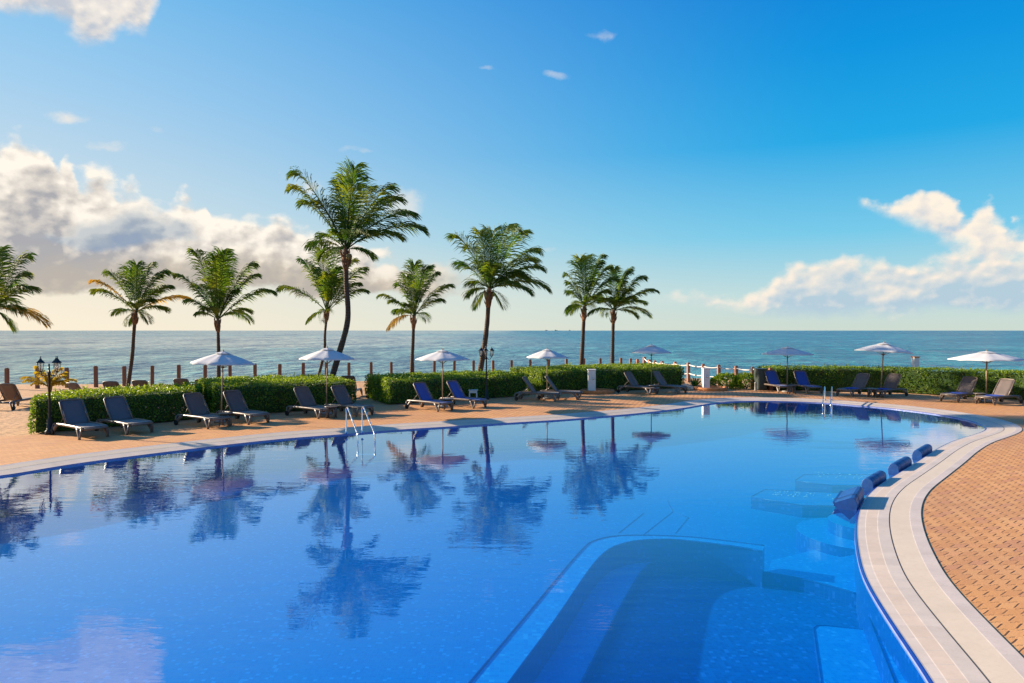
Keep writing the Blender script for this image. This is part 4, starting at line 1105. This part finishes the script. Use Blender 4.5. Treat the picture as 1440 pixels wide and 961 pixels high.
def C(r, g, b, k=1.0):   # display sRGB 0-255 -> linear in world units
    f = lambda v: ((v / 255 + .055) / 1.055) ** 2.4 if v > 10 else v / 255 / 12.92
    q = k / BG / 2 ** EXPO; return (f(r) * q, f(g) * q, f(b) * q, 1)
SKYK = 1.0
# graded sky: the Nishita sky, toned per elevation and azimuth to the photograph's clear blue
elN = t.lin(el, 0, 460); azN = t.lin(az, -620, 620)
rampL = t.ramp(elN, [(0, C(255,241,217)[:3]), (.16, C(244,233,214)[:3]), (.34, C(208,224,232)[:3]), (.62, C(166,209,240)[:3]), (1, C(100,188,240)[:3])])
rampR = t.ramp(elN, [(0, C(208,222,212)[:3]), (.10, C(192,222,224)[:3]), (.27, C(120,204,236)[:3]), (.52, C(28,170,232)[:3]), (.75, C(0,150,226)[:3]), (1, C(0,128,218)[:3])])
grad = t.mix(t.sstep(azN, -.12, .88), rampL, rampR)
rampTop = t.lin(el, 460, 1300)
zen = t.mix(rampTop, grad, C(20, 90, 190))
skyc = t.mix(.96, sky.outputs[0], zen)

def fcurve(x, pts, inv=None):
    nd = t.n('ShaderNodeFloatCurve'); t.set(nd.inputs['Value'], x); cm = nd.mapping; cu = cm.curves[0]
    cm.clip_min_x = 0; cm.clip_max_x = 1; cm.clip_min_y = 0; cm.clip_max_y = 1
    while len(cu.points) < len(pts): cu.points.new(.5, .5)
    for p, (a, b_) in zip(cu.points, pts): p.location = (a, b_); p.handle_type = 'AUTO_CLAMPED'
    cm.update(); return nd.outputs[0]
def profile(pts, x0, x1):
    """curve of elevation against azimuth from photo points"""
    a0, a1 = AZ(x0), AZ(x1); P = sorted(((AZ(x) - a0) / (a1 - a0), (EL(x, y) + 50) / 700) for x, y in pts)
    f = fcurve(t.lin(azw, a0, a1), P)
    return t.math('SUBTRACT', t.math('MULTIPLY', f, 700), 50)
pv = t.mapping(gv, (1, 1, 1.35))
sp = t.vmath('ADD', pv, tuple(Vector((-.010, .001, .011))))
warp = t.noise(pv, 9, 7, .6, 0, True); wsep = t.n('ShaderNodeSeparateColor'); t.l(warp, wsep.inputs[0])
azw = t.math('ADD', az, t.math('MULTIPLY', t.math('SUBTRACT', wsep.outputs[0], .5), 46))
elw = t.math('ADD', el, t.math('MULTIPLY', t.math('SUBTRACT', wsep.outputs[1], .5), 46))
nA = t.noise(pv, 17, 9, .58); nB = t.noise(sp, 17, 9, .58)
vor = t.n('ShaderNodeTexVoronoi', feature='SMOOTH_F1'); vor.inputs['Scale'].default_value = 26; t.l(t.vmath('ADD', pv, t.vmath('SCALE', warp, .05)), vor.inputs[0])
vor2 = t.n('ShaderNodeTexVoronoi', feature='SMOOTH_F1'); vor2.inputs['Scale'].default_value = 26; t.l(t.vmath('ADD', sp, t.vmath('SCALE', warp, .05)), vor2.inputs[0])
def sm(v, sc): 
    q = t.n('ShaderNodeTexVoronoi', feature='SMOOTH_F1'); q.inputs['Scale'].default_value = sc; t.l(v, q.inputs[0]); return q
vor3 = sm(t.vmath('ADD', pv, t.vmath('SCALE', warp, .03)), 70); vor4 = sm(t.vmath('ADD', t.vmath('ADD', pv, (-.004, .0005, .005)), t.vmath('SCALE', warp, .03)), 70)
puff = t.math('ADD', t.math('SUBTRACT', vor2.outputs['Distance'], vor.outputs['Distance']), t.math('MULTIPLY', t.math('SUBTRACT', vor4.outputs['Distance'], vor3.outputs['Distance']), .7))   # >0 faces the sun
relief = t.math('ADD', t.math('MULTIPLY', t.math('SUBTRACT', nA, nB), 2.6), t.math('MULTIPLY', puff, 1.0))
lobes = t.math('ADD', t.math('MULTIPLY', t.math('SUBTRACT', .42, vor.outputs['Distance']), 34), t.math('MULTIPLY', t.math('SUBTRACT', .42, vor3.outputs['Distance']), 16))
cur = skyc
def bank(cur, top, bot, x0, x1, soft_t, soft_b, lit, mid, dark, thick, dens=1.0, side=(0, 0)):
    T_ = profile(top, x0, x1); B_ = profile(bot, x0, x1)
    dT = t.math('SUBTRACT', T_, elw); dB = t.math('SUBTRACT', elw, B_)
    edge = t.math('ADD', t.math('ADD', dT, t.math('MULTIPLY', t.math('SUBTRACT', nA, .5), 60)), lobes)
    m = t.math('MULTIPLY', t.sstep(edge, -4, soft_t), t.sstep(t.math('ADD', dB, t.math('MULTIPLY', t.math('SUBTRACT', nA, .5), 40)), 0, soft_b))
    if side[0]: m = t.math('MULTIPLY', m, t.sstep(azw, AZ(x0), AZ(x0) + side[0]))
    if side[1]: m = t.math('MULTIPLY', m, t.sstep(azw, AZ(x1), AZ(x1) - side[1]))
    depth = t.lin(t.math('ADD', dT, t.math('MULTIPLY', t.math('SUBTRACT', nA, .5), 90)), 0, thick)
    sh_ = t.math('ADD', t.math('SUBTRACT', 1.0, depth), relief)
    col = t.ramp(sh_, [(0, dark[:3]), (.42, mid[:3]), (.95, lit[:3])])
    return t.mix(t.math('MULTIPLY', m, dens, clamp=True), cur, col)
WHT = C(255, 246, 232, 1.04)
# low hazy layer at left, then the main left bank
cur = bank(cur, [(-200,300),(0,300),(200,315),(400,340),(520,362),(640,384),(700,400)], [(-200,424),(0,418),(200,415),(400,415),(520,418),(700,422)], -200, 700, 16, 10, C(236,224,206), C(204,193,178), C(190,182,172), 60, 1.0, (0, 120))
cur = bank(cur, [(-200,170),(-60,180),(0,200),(20,192),(40,188),(57,197),(83,202),(100,214),(94,232),(117,253),(135,243),(147,235),(163,250),(173,263),(187,257),(213,275),(233,283),(253,275),(293,283),(300,304),(320,310),(353,310),(377,321),(400,308),(433,322),(470,330),(520,352),(556,372),(580,400)],
           [(-200,395),(0,392),(200,390),(300,388),(400,395),(520,402),(580,410)], -200, 580, 15, 40, WHT, C(218,211,203), C(174,174,178), 120, 1.0, (0, 40))
# blue-grey underside of the left bank
cur = bank(cur, [(30,330),(80,312),(140,300),(190,278),(220,285),(250,300),(280,318),(296,332)], [(30,345),(140,352),(220,344),(260,342),(296,338)], 30, 296, 22, 12, C(196,202,206), C(160,174,190), C(146,164,188), 60, .92, (40, 20))
# right bank and its plume
cur = bank(cur, [(900,424),(960,412),(1010,406),(1060,402),(1085,388),(1100,378),(1130,372),(1165,372),(1190,363),(1215,366),(1260,366),(1300,356),(1340,358),(1440,338),(1600,330)],
           [(900,436),(1000,440),(1100,448),(1250,450),(1440,446),(1600,442)], 900, 1600, 20, 24, C(255,241,224), C(216,221,222), C(182,206,221), 52, .97, (90, 0))
cur = bank(cur, [(1198,280),(1210,281),(1230,287),(1262,284),(1280,276),(1300,264),(1315,262),(1328,270),(1345,294),(1362,306),(1384,291),(1404,306),(1425,320),(1440,318),(1600,300)],
           [(1198,290),(1215,297),(1240,311),(1280,322),(1310,335),(1330,352),(1370,366),(1440,372),(1600,380)], 1198, 1600, 14, 30, C(255,243,226), C(226,224,222), C(176,204,224), 95, 1.0, (10, 0))
# corner cloud, top left, running on above the frame
cur = bank(cur, [(-260,-160),(-60,-150),(60,-140),(150,-120),(200,-80),(222,-40),(228,0)], [(-260,20),(0,24),(30,32),(62,36),(88,46),(112,60),(138,67),(165,62),(185,50),(212,54),(222,40),(228,10)], -260, 228, 18, 20, C(255,246,234), C(232,226,220), C(196,202,212), 170, .97, (0, 14))
def wisp(cur, px, py, rx, ry, dens, col=C(250,240,226)):
    a, e = AZ(px), EL(px, py)
    u = t.math('DIVIDE', t.math('SUBTRACT', azw, a), rx); v = t.math('DIVIDE', t.math('SUBTRACT', elw, e), ry)
    r = t.math('ADD', t.math('MULTIPLY', u, u), t.math('MULTIPLY', v, v))
    r = t.math('ADD', r, t.math('MULTIPLY', t.math('SUBTRACT', nA, .5), -7.0))
    return t.mix(t.math('MULTIPLY', t.sstep(r, 1.3, -1.2), dens), cur, col)
for wd in ((80,161,20,9,.7),(100,167,18,6,.4),(157,209,18,6,.6),(425,252,30,12,.9),(570,292,26,18,.55),(500,218,20,4,.35),(848,50,17,8,.5),(832,54,14,4,.3),(780,106,17,5,.4),(220,183,12,5,.3),(532,386,34,12,.7),(600,384,34,9,.5),(1040,412,40,8,.5),(768,356,18,5,.35),(690,97,10,3,.3),(700,356,14,5,.3)):
    cur = wisp(cur, *wd)
below = t.sstep(gz, 0.0, -.02)
cur = t.mix(below, cur, C(120, 120, 105))
bg = t.n('ShaderNodeBackground'); t.l(cur, bg.inputs[0]); bg.inputs[1].default_value = BG
t.l(bg.outputs[0], t.out.inputs[0])

# ------------------------------------------------------------------ camera
cd = bpy.data.cameras.new('camera'); cam = bpy.data.objects.new('camera', cd); COL.objects.link(cam)
cd.sensor_width = 36; cd.lens = 36 * F / 1440; cd.clip_end = 100000; cd.clip_start = .05
cam.location = CAM; cam.rotation_euler = (R(90) - PITCH, 0, 0); sc.camera = cam
sc.view_settings.view_transform = 'Standard'; sc.view_settings.look = 'None'; sc.view_settings.exposure = EXPO; sc.view_settings.gamma = 1
W.cycles.sampling_method = 'MANUAL'; W.cycles.sample_map_resolution = 512
sc.cycles.max_bounces = 6; sc.cycles.caustics_reflective = False; sc.cycles.caustics_refractive = False; sc.cycles.transparent_max_bounces = 12
